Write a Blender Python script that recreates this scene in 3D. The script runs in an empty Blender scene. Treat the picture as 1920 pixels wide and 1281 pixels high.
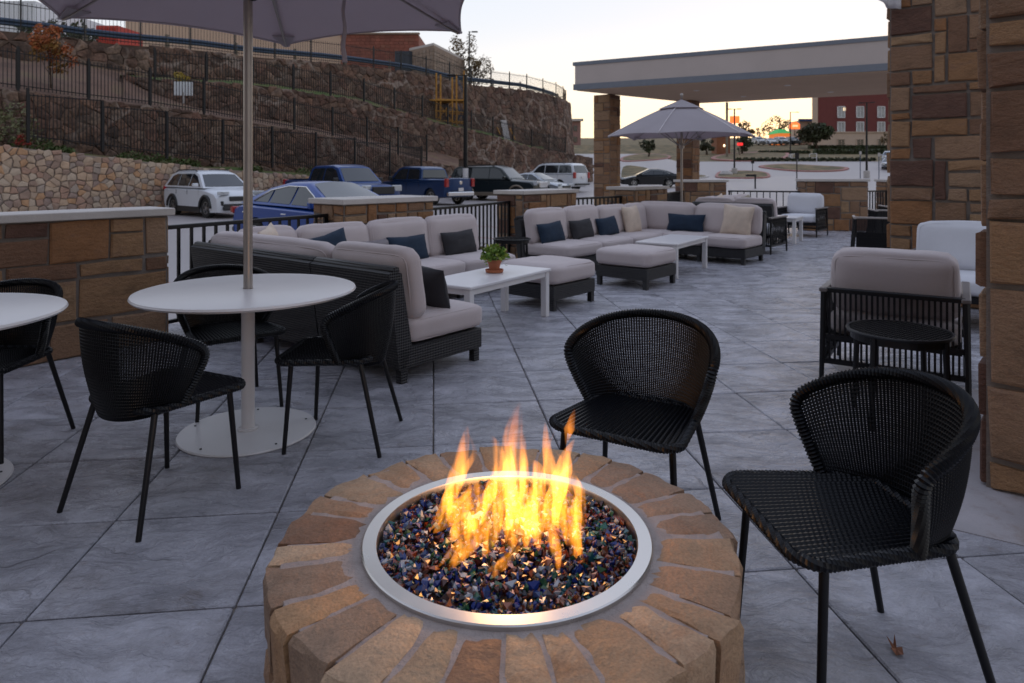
import bpy, bmesh, math, random
from mathutils import Vector, Matrix
from mathutils.noise import noise as pnoise

# ------------------------------------------------------------------ camera, sky, exposure
F, HZ, CX, EYE = 1295.0, 323.0, 960.0, 1.37      # focal length and horizon in photo pixels, eye height in metres
sc = bpy.context.scene
COL = sc.collection
cd = bpy.data.cameras.new('camera'); cam = bpy.data.objects.new('camera', cd); COL.objects.link(cam)
cd.sensor_width = 36.0; cd.lens = 36.0 * F / 1920.0
cd.shift_y = -(640.5 - HZ) / 1920.0
cam.location = (0, 0, EYE); cam.rotation_euler = (math.radians(90), 0, 0)
cd.clip_start = 0.05; cd.clip_end = 9000
cd.dof.use_dof = True; cd.dof.focus_distance = 2.4; cd.dof.aperture_fstop = 5.6
sc.camera = cam
sc.view_settings.view_transform = 'Standard'; sc.view_settings.look = 'None'
sc.view_settings.exposure = 0.3; sc.view_settings.gamma = 1.0; sc.view_settings.use_curve_mapping = False
sc.cycles.volume_step_rate = 0.5
sc.cycles.max_bounces = 7; sc.cycles.transparent_max_bounces = 16
sc.cycles.sample_clamp_indirect = 4.0
SUN_AZ = math.radians(24)      # to the right of straight ahead
SUN_EL = math.radians(2.0)
w = bpy.data.worlds.new('World'); sc.world = w; w.use_nodes = True
nt = w.node_tree; nt.nodes.clear()
def N(t, typ, **kw):
    n = t.nodes.new(typ)
    for k, v in kw.items(): setattr(n, k, v)
    return n
tc = N(nt, 'ShaderNodeTexCoord'); sep = N(nt, 'ShaderNodeSeparateXYZ'); nt.links.new(tc.outputs['Generated'], sep.inputs[0])
r = N(nt, 'ShaderNodeValToRGB'); nt.links.new(sep.outputs['Z'], r.inputs[0])
e = r.color_ramp.elements
for i, (p, c) in enumerate([(0.0, (.72, .54, .39, 1)), (.045, (.69, .60, .51, 1)), (.11, (.60, .60, .62, 1)), (.24, (.54, .57, .63, 1)), (.55, (.50, .55, .675, 1)), (1.0, (.43, .49, .655, 1))]):
    if i < 2: e[i].position = p; e[i].color = c
    else:
        q = e.new(p); q.color = c
# warm glow round the place where the sun went down
dotn = N(nt, 'ShaderNodeVectorMath', operation='DOT_PRODUCT'); nt.links.new(tc.outputs['Generated'], dotn.inputs[0])
dotn.inputs[1].default_value = (math.sin(SUN_AZ) * math.cos(SUN_EL), math.cos(SUN_AZ) * math.cos(SUN_EL), math.sin(SUN_EL))
gl = N(nt, 'ShaderNodeMapRange'); gl.inputs['From Min'].default_value = .80; gl.inputs['From Max'].default_value = 1.0
gl.inputs['To Min'].default_value = 0; gl.inputs['To Max'].default_value = 1; gl.interpolation_type = 'SMOOTHSTEP'
nt.links.new(dotn.outputs['Value'], gl.inputs['Value'])
fall = N(nt, 'ShaderNodeMapRange'); fall.inputs['From Min'].default_value = 0.0; fall.inputs['From Max'].default_value = .22
fall.inputs['To Min'].default_value = 1; fall.inputs['To Max'].default_value = 0; fall.interpolation_type = 'SMOOTHSTEP'
nt.links.new(sep.outputs['Z'], fall.inputs['Value'])
mu = N(nt, 'ShaderNodeMath', operation='MULTIPLY'); nt.links.new(gl.outputs[0], mu.inputs[0]); nt.links.new(fall.outputs[0], mu.inputs[1])
mx = N(nt, 'ShaderNodeMix', data_type='RGBA'); nt.links.new(mu.outputs[0], mx.inputs[0]); nt.links.new(r.outputs[0], mx.inputs[6])
mx.inputs[7].default_value = (1.1, .88, .56, 1)
# the half of the sky away from the sunset is dimmer
ds = N(nt, 'ShaderNodeMapRange'); ds.inputs['From Min'].default_value = -1; ds.inputs['From Max'].default_value = .75
ds.inputs['To Min'].default_value = .55; ds.inputs['To Max'].default_value = 1.0
nt.links.new(dotn.outputs['Value'], ds.inputs['Value'])
m2 = N(nt, 'ShaderNodeVectorMath', operation='SCALE'); nt.links.new(mx.outputs[2], m2.inputs[0]); nt.links.new(ds.outputs[0], m2.inputs['Scale'])
# a thin physical dusk sky under it
sky = N(nt, 'ShaderNodeTexSky', sky_type='NISHITA', sun_disc=False); sky.sun_elevation = SUN_EL; sky.sun_rotation = SUN_AZ
m3 = N(nt, 'ShaderNodeVectorMath', operation='SCALE'); nt.links.new(sky.outputs[0], m3.inputs[0]); m3.inputs['Scale'].default_value = .02
ad = N(nt, 'ShaderNodeVectorMath', operation='ADD'); nt.links.new(m2.outputs[0], ad.inputs[0]); nt.links.new(m3.outputs[0], ad.inputs[1])
bg = N(nt, 'ShaderNodeBackground'); nt.links.new(ad.outputs[0], bg.inputs[0]); bg.inputs[1].default_value = 1.22
nt.links.new(bg.outputs[0], N(nt, 'ShaderNodeOutputWorld').inputs[0])
sl = bpy.data.lights.new('sun', 'SUN'); sl.energy = .35; sl.angle = math.radians(3); sl.color = (1, .62, .36)
so = bpy.data.objects.new('sun', sl); COL.objects.link(so)
sd = Vector((math.sin(SUN_AZ) * math.cos(SUN_EL), math.cos(SUN_AZ) * math.cos(SUN_EL), math.sin(SUN_EL)))
so.rotation_euler = sd.to_track_quat('Z', 'Y').to_euler()

# ------------------------------------------------------------------ helpers
def at(px, py, h=0.0):
    d = (EYE - h) * F / (py - HZ); return Vector(((px - CX) * d / F, d, h))
def atd(px, d, h=0.0): return Vector(((px - CX) * d / F, d, h))
def hat(py, d): return EYE + (HZ - py) * d / F
RNG = random.Random(7)
def V(*a): return Vector(a)
Z = V(0, 0, 1)
def hd(deg): a = math.radians(deg); return V(math.sin(a), math.cos(a), 0)   # heading, clockwise from straight ahead
def tag(o, label=None, cat=None, group=None, kind=None):
    if label: o['label'] = label
    if cat: o['category'] = cat
    if group: o['group'] = group
    if kind: o['kind'] = kind
    return o
def thing(name, label, cat, loc=(0, 0, 0), rz=0.0, group=None):
    o = bpy.data.objects.new(name, None); COL.objects.link(o); o.empty_display_size = .1
    o.location = loc; o.rotation_euler = (0, 0, rz); return tag(o, label, cat, group)
def add(name, me, parent=None, loc=None, rot=None):
    o = bpy.data.objects.new(name, me); COL.objects.link(o)
    if parent: o.parent = parent
    if loc is not None: o.location = loc
    if rot is not None: o.rotation_euler = rot
    return o
def copy_tree(o, parent=None):
    c = o.copy(); COL.objects.link(c); c.parent = parent
    for ch in o.children: copy_tree(ch, c)
    return c
def clone(o, label, loc, rz=0.0):
    c = copy_tree(o); c.location = loc; c.rotation_euler = (0, 0, rz); c['label'] = label; return c

class MB:
    def __init__(s): s.v = []; s.f = []; s.t = []
    def pts(s, ps, tint=0.0):
        n = len(s.v); s.v += [tuple(p) for p in ps]; s.t += [tint] * len(ps); return n
    def face(s, ps, tint=0.0):
        n = s.pts(ps, tint); s.f.append(tuple(range(n, n + len(ps))))
    def box(s, c, size, R=None, tint=0.0, bev=0.0):
        c = Vector(c); hx, hy, hz = [a / 2 for a in size]
        if bev > 0:
            b = bev; q = []
            for sx in (-1, 1):
                for sy in (-1, 1):
                    for sz in (-1, 1):
                        q += [(sx * (hx - b), sy * hy, sz * (hz - b)), (sx * hx, sy * (hy - b), sz * (hz - b)), (sx * (hx - b), sy * (hy - b), sz * hz)]
            ps = [Vector(p) for p in q]
            if R: ps = [R @ p for p in ps]
            n = s.pts([c + p for p in ps], tint)
            def I(sx, sy, sz, k): return n + ((sx > 0) * 4 + (sy > 0) * 2 + (sz > 0)) * 3 + k
            for a in (-1, 1):
                s.f.append((I(-1, a, -1, 0), I(1, a, -1, 0), I(1, a, 1, 0), I(-1, a, 1, 0))[::(1 if a < 0 else -1)])
                s.f.append((I(a, -1, -1, 1), I(a, 1, -1, 1), I(a, 1, 1, 1), I(a, -1, 1, 1))[::(1 if a > 0 else -1)])
                s.f.append((I(-1, -1, a, 2), I(1, -1, a, 2), I(1, 1, a, 2), I(-1, 1, a, 2))[::(1 if a > 0 else -1)])
            for a in (-1, 1):
                for b_ in (-1, 1):
                    s.f.append((I(a, b_, -1, 0), I(a, b_, -1, 1), I(a, b_, 1, 1), I(a, b_, 1, 0))[::(1 if a * b_ < 0 else -1)])
                    s.f.append((I(a, -1, b_, 1), I(a, -1, b_, 2), I(a, 1, b_, 2), I(a, 1, b_, 1))[::(1 if a * b_ < 0 else -1)])
                    s.f.append((I(-1, a, b_, 0), I(-1, a, b_, 2), I(1, a, b_, 2), I(1, a, b_, 0))[::(-1 if a * b_ < 0 else 1)])
                    for c_ in (-1, 1):
                        s.f.append((I(a, b_, c_, 0), I(a, b_, c_, 1), I(a, b_, c_, 2))[::(1 if a * b_ * c_ < 0 else -1)])
            return s
        ps = [Vector((x, y, z)) for x in (-hx, hx) for y in (-hy, hy) for z in (-hz, hz)]
        if R: ps = [R @ p for p in ps]
        n = s.pts([c + p for p in ps], tint)
        for q in ((0, 1, 3, 2), (4, 6, 7, 5), (0, 4, 5, 1), (2, 3, 7, 6), (0, 2, 6, 4), (1, 5, 7, 3)): s.f.append(tuple(n + i for i in q))
        return s
    def prism(s, ring0, ring1, tint=0.0):
        k = len(ring0); n = s.pts(list(ring0) + list(ring1), tint)
        for i in range(k): j = (i + 1) % k; s.f.append((n + i, n + j, n + k + j, n + k + i))
        s.f.append(tuple(n + i for i in range(k))[::-1]); s.f.append(tuple(n + k + i for i in range(k)))
        return s
    def poly_up(s, ps, z0, z1, tint=0.0): return s.prism([(p[0], p[1], z0) for p in ps], [(p[0], p[1], z1) for p in ps], tint)
    def tube(s, path, rad, sides=6, cap=True, flat=1.0, tint=0.0, twist=0.0):
        path = [Vector(p) for p in path]; k = len(path)
        if not hasattr(rad, '__len__'): rad = [rad] * k
        n = len(s.v); up = None
        for i, p in enumerate(path):
            t = (path[min(i + 1, k - 1)] - path[max(i - 1, 0)]).normalized()
            if up is None:
                up = t.orthogonal().normalized()
            up = (up - t * up.dot(t)); up = up.normalized() if up.length > 1e-6 else t.orthogonal().normalized()
            b = t.cross(up)
            for j in range(sides):
                a = 2 * math.pi * j / sides + twist * i
                s.v.append(tuple(p + up * (math.cos(a) * rad[i]) + b * (math.sin(a) * rad[i] * flat))); s.t.append(tint)
        for i in range(k - 1):
            for j in range(sides):
                a = n + i * sides + j; b2 = n + i * sides + (j + 1) % sides
                s.f.append((a, b2, b2 + sides, a + sides))
        if cap:
            s.f.append(tuple(n + j for j in range(sides))[::-1]); s.f.append(tuple(n + (k - 1) * sides + j for j in range(sides)))
        return s
    def bar(s, a, b, r, sides=4): return s.tube([a, b], r, sides)
    def lathe(s, prof, seg=32, c=(0, 0, 0), tint=0.0, closed=False, R=None):
        c = Vector(c); n = len(s.v); k = len(prof)
        for i in range(seg):
            a = 2 * math.pi * i / seg
            for (r_, z_) in prof:
                p = Vector((math.cos(a) * r_, math.sin(a) * r_, z_))
                if R: p = R @ p
                s.v.append(tuple(c + p)); s.t.append(tint)
        for i in range(seg):
            j = (i + 1) % seg
            for q in range(k if closed else k - 1):
                q2 = (q + 1) % k
                s.f.append((n + i * k + q, n + j * k + q, n + j * k + q2, n + i * k + q2))
        return s
    def mesh(s, name, mat, smooth=False, sharp=None):
        me = bpy.data.meshes.new(name); me.from_pydata(s.v, [], s.f)
        if mat: me.materials.append(mat)
        if any(s.t):
            a = me.attributes.new('tint', 'FLOAT', 'POINT'); a.data.foreach_set('value', s.t)
        if smooth:
            me.polygons.foreach_set('use_smooth', [True] * len(me.polygons))
            if sharp: me.set_sharp_from_angle(angle=math.radians(sharp))
        me.update(); return me
    def build(s, name, mat, parent=None, smooth=False, sharp=None, kind=None, label=None, cat=None, group=None, loc=None):
        o = add(name, s.mesh(name, mat, smooth, sharp), parent, loc)
        return tag(o, label, cat, group, kind)
def Rz(a): return Matrix.Rotation(a, 3, 'Z')
def Rdir(f):    # local x along the horizontal vector f
    return Rz(math.atan2(f.y, f.x))

# ------------------------------------------------------------------ materials
MATS = {}
def mat(name, col, rough=.6, metal=0.0, var=.15, scale=6.0, bump=0.0, bscale=40.0, col2=None, tint=None, stretch=(1, 1, 1), spec=.5, coat=0.0, trans=0.0, emit=None, estr=0.0, rvar=0.0, coord='Object', dirt=None, dscale=2.0, sheen=0.0, grain=0.0, gscale=260):
    if name in MATS: return MATS[name]
    m = bpy.data.materials.new(name); m.use_nodes = True; t = m.node_tree; b = t.nodes['Principled BSDF']; L = t.links.new
    c = N(t, 'ShaderNodeTexCoord'); mp = N(t, 'ShaderNodeMapping'); L(c.outputs[coord], mp.inputs[0]); mp.inputs['Scale'].default_value = stretch
    oi = N(t, 'ShaderNodeObjectInfo')
    av = N(t, 'ShaderNodeVectorMath', operation='ADD'); L(mp.outputs[0], av.inputs[0]); 
    rs = N(t, 'ShaderNodeVectorMath', operation='SCALE'); rs.inputs[0].default_value = (37, 19, 53); L(oi.outputs['Random'], rs.inputs['Scale']); L(rs.outputs[0], av.inputs[1])
    vec = av.outputs[0]
    nz = N(t, 'ShaderNodeTexNoise'); nz.inputs['Scale'].default_value = scale; nz.inputs['Detail'].default_value = 6; nz.inputs['Roughness'].default_value = .6; L(vec, nz.inputs['Vector'])
    if tint:     # colours picked by the per-stone attribute
        at_ = N(t, 'ShaderNodeAttribute', attribute_name='tint'); rp = N(t, 'ShaderNodeValToRGB'); L(at_.outputs['Fac'], rp.inputs[0])
        es = rp.color_ramp.elements; rp.color_ramp.interpolation = 'CONSTANT' if len(tint) > 6 else 'LINEAR'
        for i, q in enumerate(tint):
            p = i / (len(tint) if len(tint) > 6 else max(1, len(tint) - 1)); cc = (*q, 1)
            if i < 2: es[i].position = p; es[i].color = cc
            else: x = es.new(p); x.color = cc
        base = rp.outputs[0]
    else:
        rg = N(t, 'ShaderNodeRGB'); rg.outputs[0].default_value = (*col, 1); base = rg.outputs[0]
    mr = N(t, 'ShaderNodeMapRange'); L(nz.outputs['Fac'], mr.inputs['Value']); mr.inputs['From Min'].default_value = .3; mr.inputs['From Max'].default_value = .7
    mr.inputs['To Min'].default_value = 1 - var; mr.inputs['To Max'].default_value = 1 + var
    if col2:
        mm = N(t, 'ShaderNodeMix', data_type='RGBA'); m4 = N(t, 'ShaderNodeMapRange'); m4.inputs['From Min'].default_value = .42; m4.inputs['From Max'].default_value = .62
        L(nz.outputs['Fac'], m4.inputs['Value']); L(m4.outputs[0], mm.inputs[0]); L(base, mm.inputs[6]); mm.inputs[7].default_value = (*col2, 1); base = mm.outputs[2]
    if dirt:
        nd = N(t, 'ShaderNodeTexNoise'); nd.inputs['Scale'].default_value = dscale; nd.inputs['Detail'].default_value = 8; nd.inputs['Roughness'].default_value = .7; L(vec, nd.inputs['Vector'])
        m5 = N(t, 'ShaderNodeMapRange'); m5.inputs['From Min'].default_value = .52; m5.inputs['From Max'].default_value = .7; m5.inputs['To Max'].default_value = .75; L(nd.outputs['Fac'], m5.inputs['Value'])
        mm = N(t, 'ShaderNodeMix', data_type='RGBA'); L(m5.outputs[0], mm.inputs[0]); L(base, mm.inputs[6]); mm.inputs[7].default_value = (*dirt, 1); base = mm.outputs[2]
    sc_ = N(t, 'ShaderNodeVectorMath', operation='SCALE'); L(base, sc_.inputs[0]); L(mr.outputs[0], sc_.inputs['Scale'])
    out = sc_.outputs[0]
    if grain:
        ng = N(t, 'ShaderNodeTexNoise'); ng.inputs['Scale'].default_value = gscale; ng.inputs['Detail'].default_value = 2; L(vec, ng.inputs['Vector'])
        mg = N(t, 'ShaderNodeMapRange'); mg.inputs['From Min'].default_value = .3; mg.inputs['From Max'].default_value = .7; mg.inputs['To Min'].default_value = 1 - grain; mg.inputs['To Max'].default_value = 1 + grain; L(ng.outputs['Fac'], mg.inputs['Value'])
        sg = N(t, 'ShaderNodeVectorMath', operation='SCALE'); L(out, sg.inputs[0]); L(mg.outputs[0], sg.inputs['Scale']); out = sg.outputs[0]
    L(out, b.inputs['Base Color'])
    b.inputs['Roughness'].default_value = rough; b.inputs['Metallic'].default_value = metal; b.inputs['Specular IOR Level'].default_value = spec
    b.inputs['Coat Weight'].default_value = coat; b.inputs['Coat Roughness'].default_value = .04; b.inputs['Transmission Weight'].default_value = trans
    if sheen: b.inputs['Sheen Weight'].default_value = sheen
    if rvar:
        m6 = N(t, 'ShaderNodeMapRange'); m6.inputs['From Min'].default_value = .3; m6.inputs['From Max'].default_value = .7; m6.inputs['To Min'].default_value = max(.02, rough - rvar); m6.inputs['To Max'].default_value = rough + rvar
        L(nz.outputs['Fac'], m6.inputs['Value']); L(m6.outputs[0], b.inputs['Roughness'])
    if bump:
        nb = N(t, 'ShaderNodeTexNoise'); nb.inputs['Scale'].default_value = bscale; nb.inputs['Detail'].default_value = 6; nb.inputs['Roughness'].default_value = .65; L(vec, nb.inputs['Vector'])
        bp = N(t, 'ShaderNodeBump'); bp.inputs['Strength'].default_value = min(1, bump); bp.inputs['Distance'].default_value = .012 * max(1, bump); L(nb.outputs['Fac'], bp.inputs['Height']); L(bp.outputs[0], b.inputs['Normal'])
    if emit: b.inputs['Emission Color'].default_value = (*emit, 1); b.inputs['Emission Strength'].default_value = estr
    MATS[name] = m; return m

def woven(name, col, rough=.5, fx=120, fz=60):      # fine wicker weave
    m = mat(name, col, rough, var=.25, scale=30)
    t = m.node_tree; L = t.links.new; b = t.nodes['Principled BSDF']
    c = N(t, 'ShaderNodeTexCoord'); mp = N(t, 'ShaderNodeMapping'); L(c.outputs['Object'], mp.inputs[0]); mp.inputs['Rotation'].default_value = (0, 0, math.radians(-50))
    w1 = N(t, 'ShaderNodeTexWave', bands_direction='X'); w1.inputs['Scale'].default_value = fx / 6.28; L(mp.outputs[0], w1.inputs['Vector'])
    w2 = N(t, 'ShaderNodeTexWave', bands_direction='Z'); w2.inputs['Scale'].default_value = fz / 6.28; L(mp.outputs[0], w2.inputs['Vector'])
    w3 = N(t, 'ShaderNodeTexWave', bands_direction='Y'); w3.inputs['Scale'].default_value = fx / 6.28; L(mp.outputs[0], w3.inputs['Vector'])
    a = N(t, 'ShaderNodeMath', operation='ADD'); L(w1.outputs['Fac'], a.inputs[0]); L(w2.outputs['Fac'], a.inputs[1])
    a2 = N(t, 'ShaderNodeMath', operation='ADD'); L(a.outputs[0], a2.inputs[0]); L(w3.outputs['Fac'], a2.inputs[1])
    bp = N(t, 'ShaderNodeBump'); bp.inputs['Strength'].default_value = .8; bp.inputs['Distance'].default_value = .006; L(a2.outputs[0], bp.inputs['Height']); L(bp.outputs[0], b.inputs['Normal'])
    return m

STONE_COLS = [(0.175, 0.088, 0.048), (0.258, 0.13, 0.056), (0.294, 0.164, 0.08), (0.267, 0.155, 0.088), (0.212, 0.118, 0.066), (0.313, 0.189, 0.1), (0.11, 0.05, 0.032), (0.267, 0.122, 0.048), (0.285, 0.176, 0.104), (0.221, 0.122, 0.068)]
M_stone = mat('sandstone', None, .75, tint=STONE_COLS, var=.30, scale=5, bump=1.5, bscale=22, stretch=(1, 1, 1.8), dirt=(.11, .06, .04), dscale=5, grain=.16, gscale=130)
M_mortar = mat('mortar', (.20, .17, .15), .9, var=.12, scale=12, bump=.6, bscale=60)
M_cap = mat('cast_cap', (.50, .46, .43), .7, var=.07, scale=3, bump=.25, bscale=60, grain=.05)
FIELD = [(.36, .25, .175), (.42, .31, .22), (.30, .205, .155), (.46, .36, .27), (.38, .235, .17), (.34, .27, .22), (.44, .255, .14), (.28, .20, .165), (.47, .33, .225), (.40, .29, .21)]
M_field = mat('fieldstone', None, .85, tint=FIELD, var=.2, scale=3, bump=.7, bscale=12)
ROUGH = [(.105, .06, .042), (.12, .07, .047), (.09, .053, .038), (.135, .084, .058), (.115, .06, .042), (.10, .064, .047), (.15, .10, .072), (.12, .07, .05), (.13, .072, .048)]
M_rough = mat('rough_stone', None, .9, tint=ROUGH, var=.6, scale=1.1, bump=2.2, bscale=5, dirt=(.045, .03, .022), dscale=.5, grain=.4, gscale=9)
def streaks(m, col, vs, vw, th0, th1):      # pale mineral streaks running along some joints
    t = m.node_tree; L = t.links.new; b = t.nodes['Principled BSDF']; src = b.inputs['Base Color'].links[0].from_socket
    c = N(t, 'ShaderNodeTexCoord'); n1 = N(t, 'ShaderNodeTexNoise'); n1.inputs['Scale'].default_value = .22; n1.inputs['Detail'].default_value = 3; L(c.outputs['Object'], n1.inputs['Vector'])
    n2 = N(t, 'ShaderNodeTexNoise'); n2.inputs['Scale'].default_value = 1.6; n2.inputs['Detail'].default_value = 4; L(c.outputs['Object'], n2.inputs['Vector'])
    s1 = N(t, 'ShaderNodeVectorMath', operation='SCALE'); L(n2.outputs['Color'], s1.inputs[0]); s1.inputs['Scale'].default_value = .9
    a1 = N(t, 'ShaderNodeVectorMath', operation='ADD'); L(c.outputs['Object'], a1.inputs[0]); L(s1.outputs[0], a1.inputs[1])
    vo = N(t, 'ShaderNodeTexVoronoi', feature='DISTANCE_TO_EDGE'); vo.inputs['Scale'].default_value = vs; L(a1.outputs[0], vo.inputs['Vector'])
    e1 = N(t, 'ShaderNodeMapRange'); e1.inputs['From Min'].default_value = 0; e1.inputs['From Max'].default_value = vw; e1.inputs['To Min'].default_value = 1; e1.inputs['To Max'].default_value = 0; L(vo.outputs['Distance'], e1.inputs['Value'])
    e2 = N(t, 'ShaderNodeMapRange'); e2.inputs['From Min'].default_value = th0; e2.inputs['From Max'].default_value = th1; L(n1.outputs['Fac'], e2.inputs['Value'])
    mu_ = N(t, 'ShaderNodeMath', operation='MULTIPLY'); L(e1.outputs[0], mu_.inputs[0]); L(e2.outputs[0], mu_.inputs[1])
    mm = N(t, 'ShaderNodeMix', data_type='RGBA'); L(mu_.outputs[0], mm.inputs[0]); L(src, mm.inputs[6]); mm.inputs[7].default_value = (*col, 1); L(mm.outputs[2], b.inputs['Base Color'])
streaks(M_rough, (.26, .205, .17), .5, .06, .47, .58)
M_roughmortar = mat('old_mortar', (.085, .055, .04), .95, var=.45, scale=.5, bump=.8, bscale=5)
FP = [(.34, .21, .12), (.38, .245, .145), (.28, .165, .095), (.40, .27, .17), (.33, .225, .14), (.22, .115, .065), (.35, .20, .10), (.27, .175, .115)]
M_pit = mat('pit_sandstone', None, .7, tint=FP, var=.25, scale=4, bump=1.3, bscale=22, dirt=(.20, .09, .04), dscale=3.2, grain=.16, gscale=150)
M_pitmortar = mat('pit_mortar', (.34, .285, .265), .9, var=.2, scale=14, bump=1.0, bscale=45)
M_steel = mat('brushed_steel', (.62, .60, .58), .32, 1.0, var=.05, scale=8, rvar=.06)
M_black = mat('black_metal', (.005, .005, .007), .42, var=.1, spec=.35)
M_rattan = mat('black_rattan', (.0025, .003, .005), .38, var=.25, scale=60, spec=.28)
M_wicker = woven('dark_wicker', (.017, .016, .018), .5, 130, 110)
M_cush = mat('taupe_cushion', (.50, .43, .425), .9, var=.04, scale=3, bump=.25, bscale=300, sheen=.2, grain=.05, gscale=300)
M_white_cush = mat('pale_cushion', (.62, .62, .66), .9, var=.04, scale=3, bump=.2, bscale=300, sheen=.2, grain=.04)
M_navy = mat('navy_fabric', (.006, .020, .045), .85, var=.15, scale=5, bump=.3, bscale=250, grain=.1)
M_char = mat('charcoal_fabric', (.024, .023, .027), .85, var=.15, scale=5, bump=.3, bscale=250, grain=.15)
M_cream = mat('cream_fabric', (.58, .47, .38), .85, var=.1, scale=8, bump=.4, bscale=120, grain=.1)
M_white = mat('white_powdercoat', (.68, .66, .66), .38, var=.03, scale=2, grain=.01)
M_whitetop = mat('white_tabletop', (.68, .66, .67), .3, var=.015, scale=2, grain=.01)
M_canvas = mat('grey_canvas', (.58, .535, .565), .85, var=.05, scale=2, bump=.3, bscale=350, grain=.04)
def translucent(m, amount, col):
    t = m.node_tree; b = t.nodes['Principled BSDF']; o = [n for n in t.nodes if n.type == 'OUTPUT_MATERIAL'][0]
    tr = N(t, 'ShaderNodeBsdfTranslucent'); tr.inputs[0].default_value = (*col, 1); ms = N(t, 'ShaderNodeMixShader'); ms.inputs[0].default_value = amount
    t.links.new(b.outputs[0], ms.inputs[1]); t.links.new(tr.outputs[0], ms.inputs[2]); t.links.new(ms.outputs[0], o.inputs['Surface'])
translucent(M_canvas, .46, (.50, .43, .46))
M_pole = mat('champagne_pole', (.34, .31, .29), .35, .7, var=.05)
M_terracotta = mat('terracotta', (.40, .13, .06), .75, var=.15, scale=10)
M_glasschip = mat('fire_glass', None, .18, tint=[(.006, .015, .13), (.11, .025, .010), (.05, .014, .01), (.01, .03, .12), (.02, .075, .035), (.008, .07, .09), (.16, .05, .02), (.02, .010, .012), (.01, .03, .18), (.30, .34, .40), (.09, .02, .018), (.01, .012, .03)], var=.2, spec=.6, coat=.15)
M_leafbrown = mat('dry_leaf', (.20, .075, .035), .7, var=.3)
M_asphalt = mat('lot_concrete', (.34, .305, .30), .55, var=.12, scale=.5, bump=.2, bscale=20, grain=.06, gscale=60, coord='Object', rvar=.1)
M_grass = mat('grass_ground', (.11, .09, .04), .95, var=.35, scale=.6, bump=.8, bscale=8, col2=(.19, .13, .06))
M_soil = mat('bank_soil', (.15, .085, .058), .95, var=.35, scale=.8, bump=.8, bscale=6, dirt=(.09, .085, .03), dscale=.8)
M_ledge = mat('ledge_grass', (.085, .13, .025), .95, var=.4, scale=.7, bump=.8, bscale=8, col2=(.13, .085, .04))
M_redkerb = mat('red_kerb', (.30, .12, .10), .7, var=.2)
M_kerb = mat('kerb_concrete', (.42, .39, .37), .75, var=.12)
M_glass = mat('car_glass', (.010, .014, .018), .04, var=0, spec=.8, coat=.3)
M_tyre = mat('tyre_rubber', (.014, .014, .014), .8, var=.1)
M_rim = mat('alloy_rim', (.48, .49, .5), .3, .9, var=.05)
M_redlamp = mat('red_lamp', (.35, .01, .012), .15, var=.1, coat=1)
M_headlamp = mat('clear_lamp', (.55, .58, .6), .08, .3, var=.2, coat=1)
M_chrome = mat('chrome', (.7, .7, .7), .12, 1.0, var=0)
M_plastic = mat('black_plastic', (.02, .02, .021), .5, var=.1)
M_timberpost = mat('timber_post', (.20, .16, .12), .85, var=.2)
M_galv = mat('guardrail_steel', (.05, .075, .12), .5, .5, var=.15)
# ------------------------------------------------------------------ terrain heights
GK = [(-60, -.27), (40, -.27), (54, .18), (80, .9), (100, 2.9), (125, 4.8), (145, 7.1), (170, 7.9), (300, 14.5), (900, 44), (2500, 125), (3000, 40)]
def gh(y):
    for (a, b), (c, d) in zip(GK, GK[1:]):
        if y <= c: return b + (d - b) * max(0, (y - a)) / (c - a)
    return GK[-1][1]
def gat(px, py, dmin=20):     # the point of the ground seen at a pixel
    d = dmin
    while d < 2400:
        if HZ - (gh(d) - EYE) * F / d <= py: return atd(px, d, gh(d))
        d += .25 if d < 200 else 4
    return atd(px, 2400, gh(2400))
A_ = hd(40); B_ = V(A_.y, -A_.x, 0)
def strip(name, x0, x1, y0, y1, dz, m, kind='structure', label=None, thick=0.0, step=1):
    ys = sorted({y0, y1} | {k for k, _ in GK if y0 < k < y1})
    mb = MB()
    for a, b in zip(ys, ys[1:]): mb.face([(x0, a, gh(a) + dz), (x1, a, gh(a) + dz), (x1, b, gh(b) + dz), (x0, b, gh(b) + dz)])
    return mb.build(name, m, kind=kind, label=label)
# ground: one sheet to the horizon, stepped a little below the patio
strip('ground', -2500, 2500, -60, 3000, -.05, M_grass, label='rough dry grass ground rolling to the horizon')
strip('parking_lot', -60, 62, 3.0, 66, 0, M_asphalt, label='pale concrete parking lot behind the patio fence')
strip('far_parking_lot', 12, 90, 66, 100, 0, M_asphalt, label='far pale concrete parking lot rising towards the hotel')
strip('access_road', -4, 24, 66, 122, .02, M_asphalt, label='concrete access road beyond the canopy')
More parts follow.
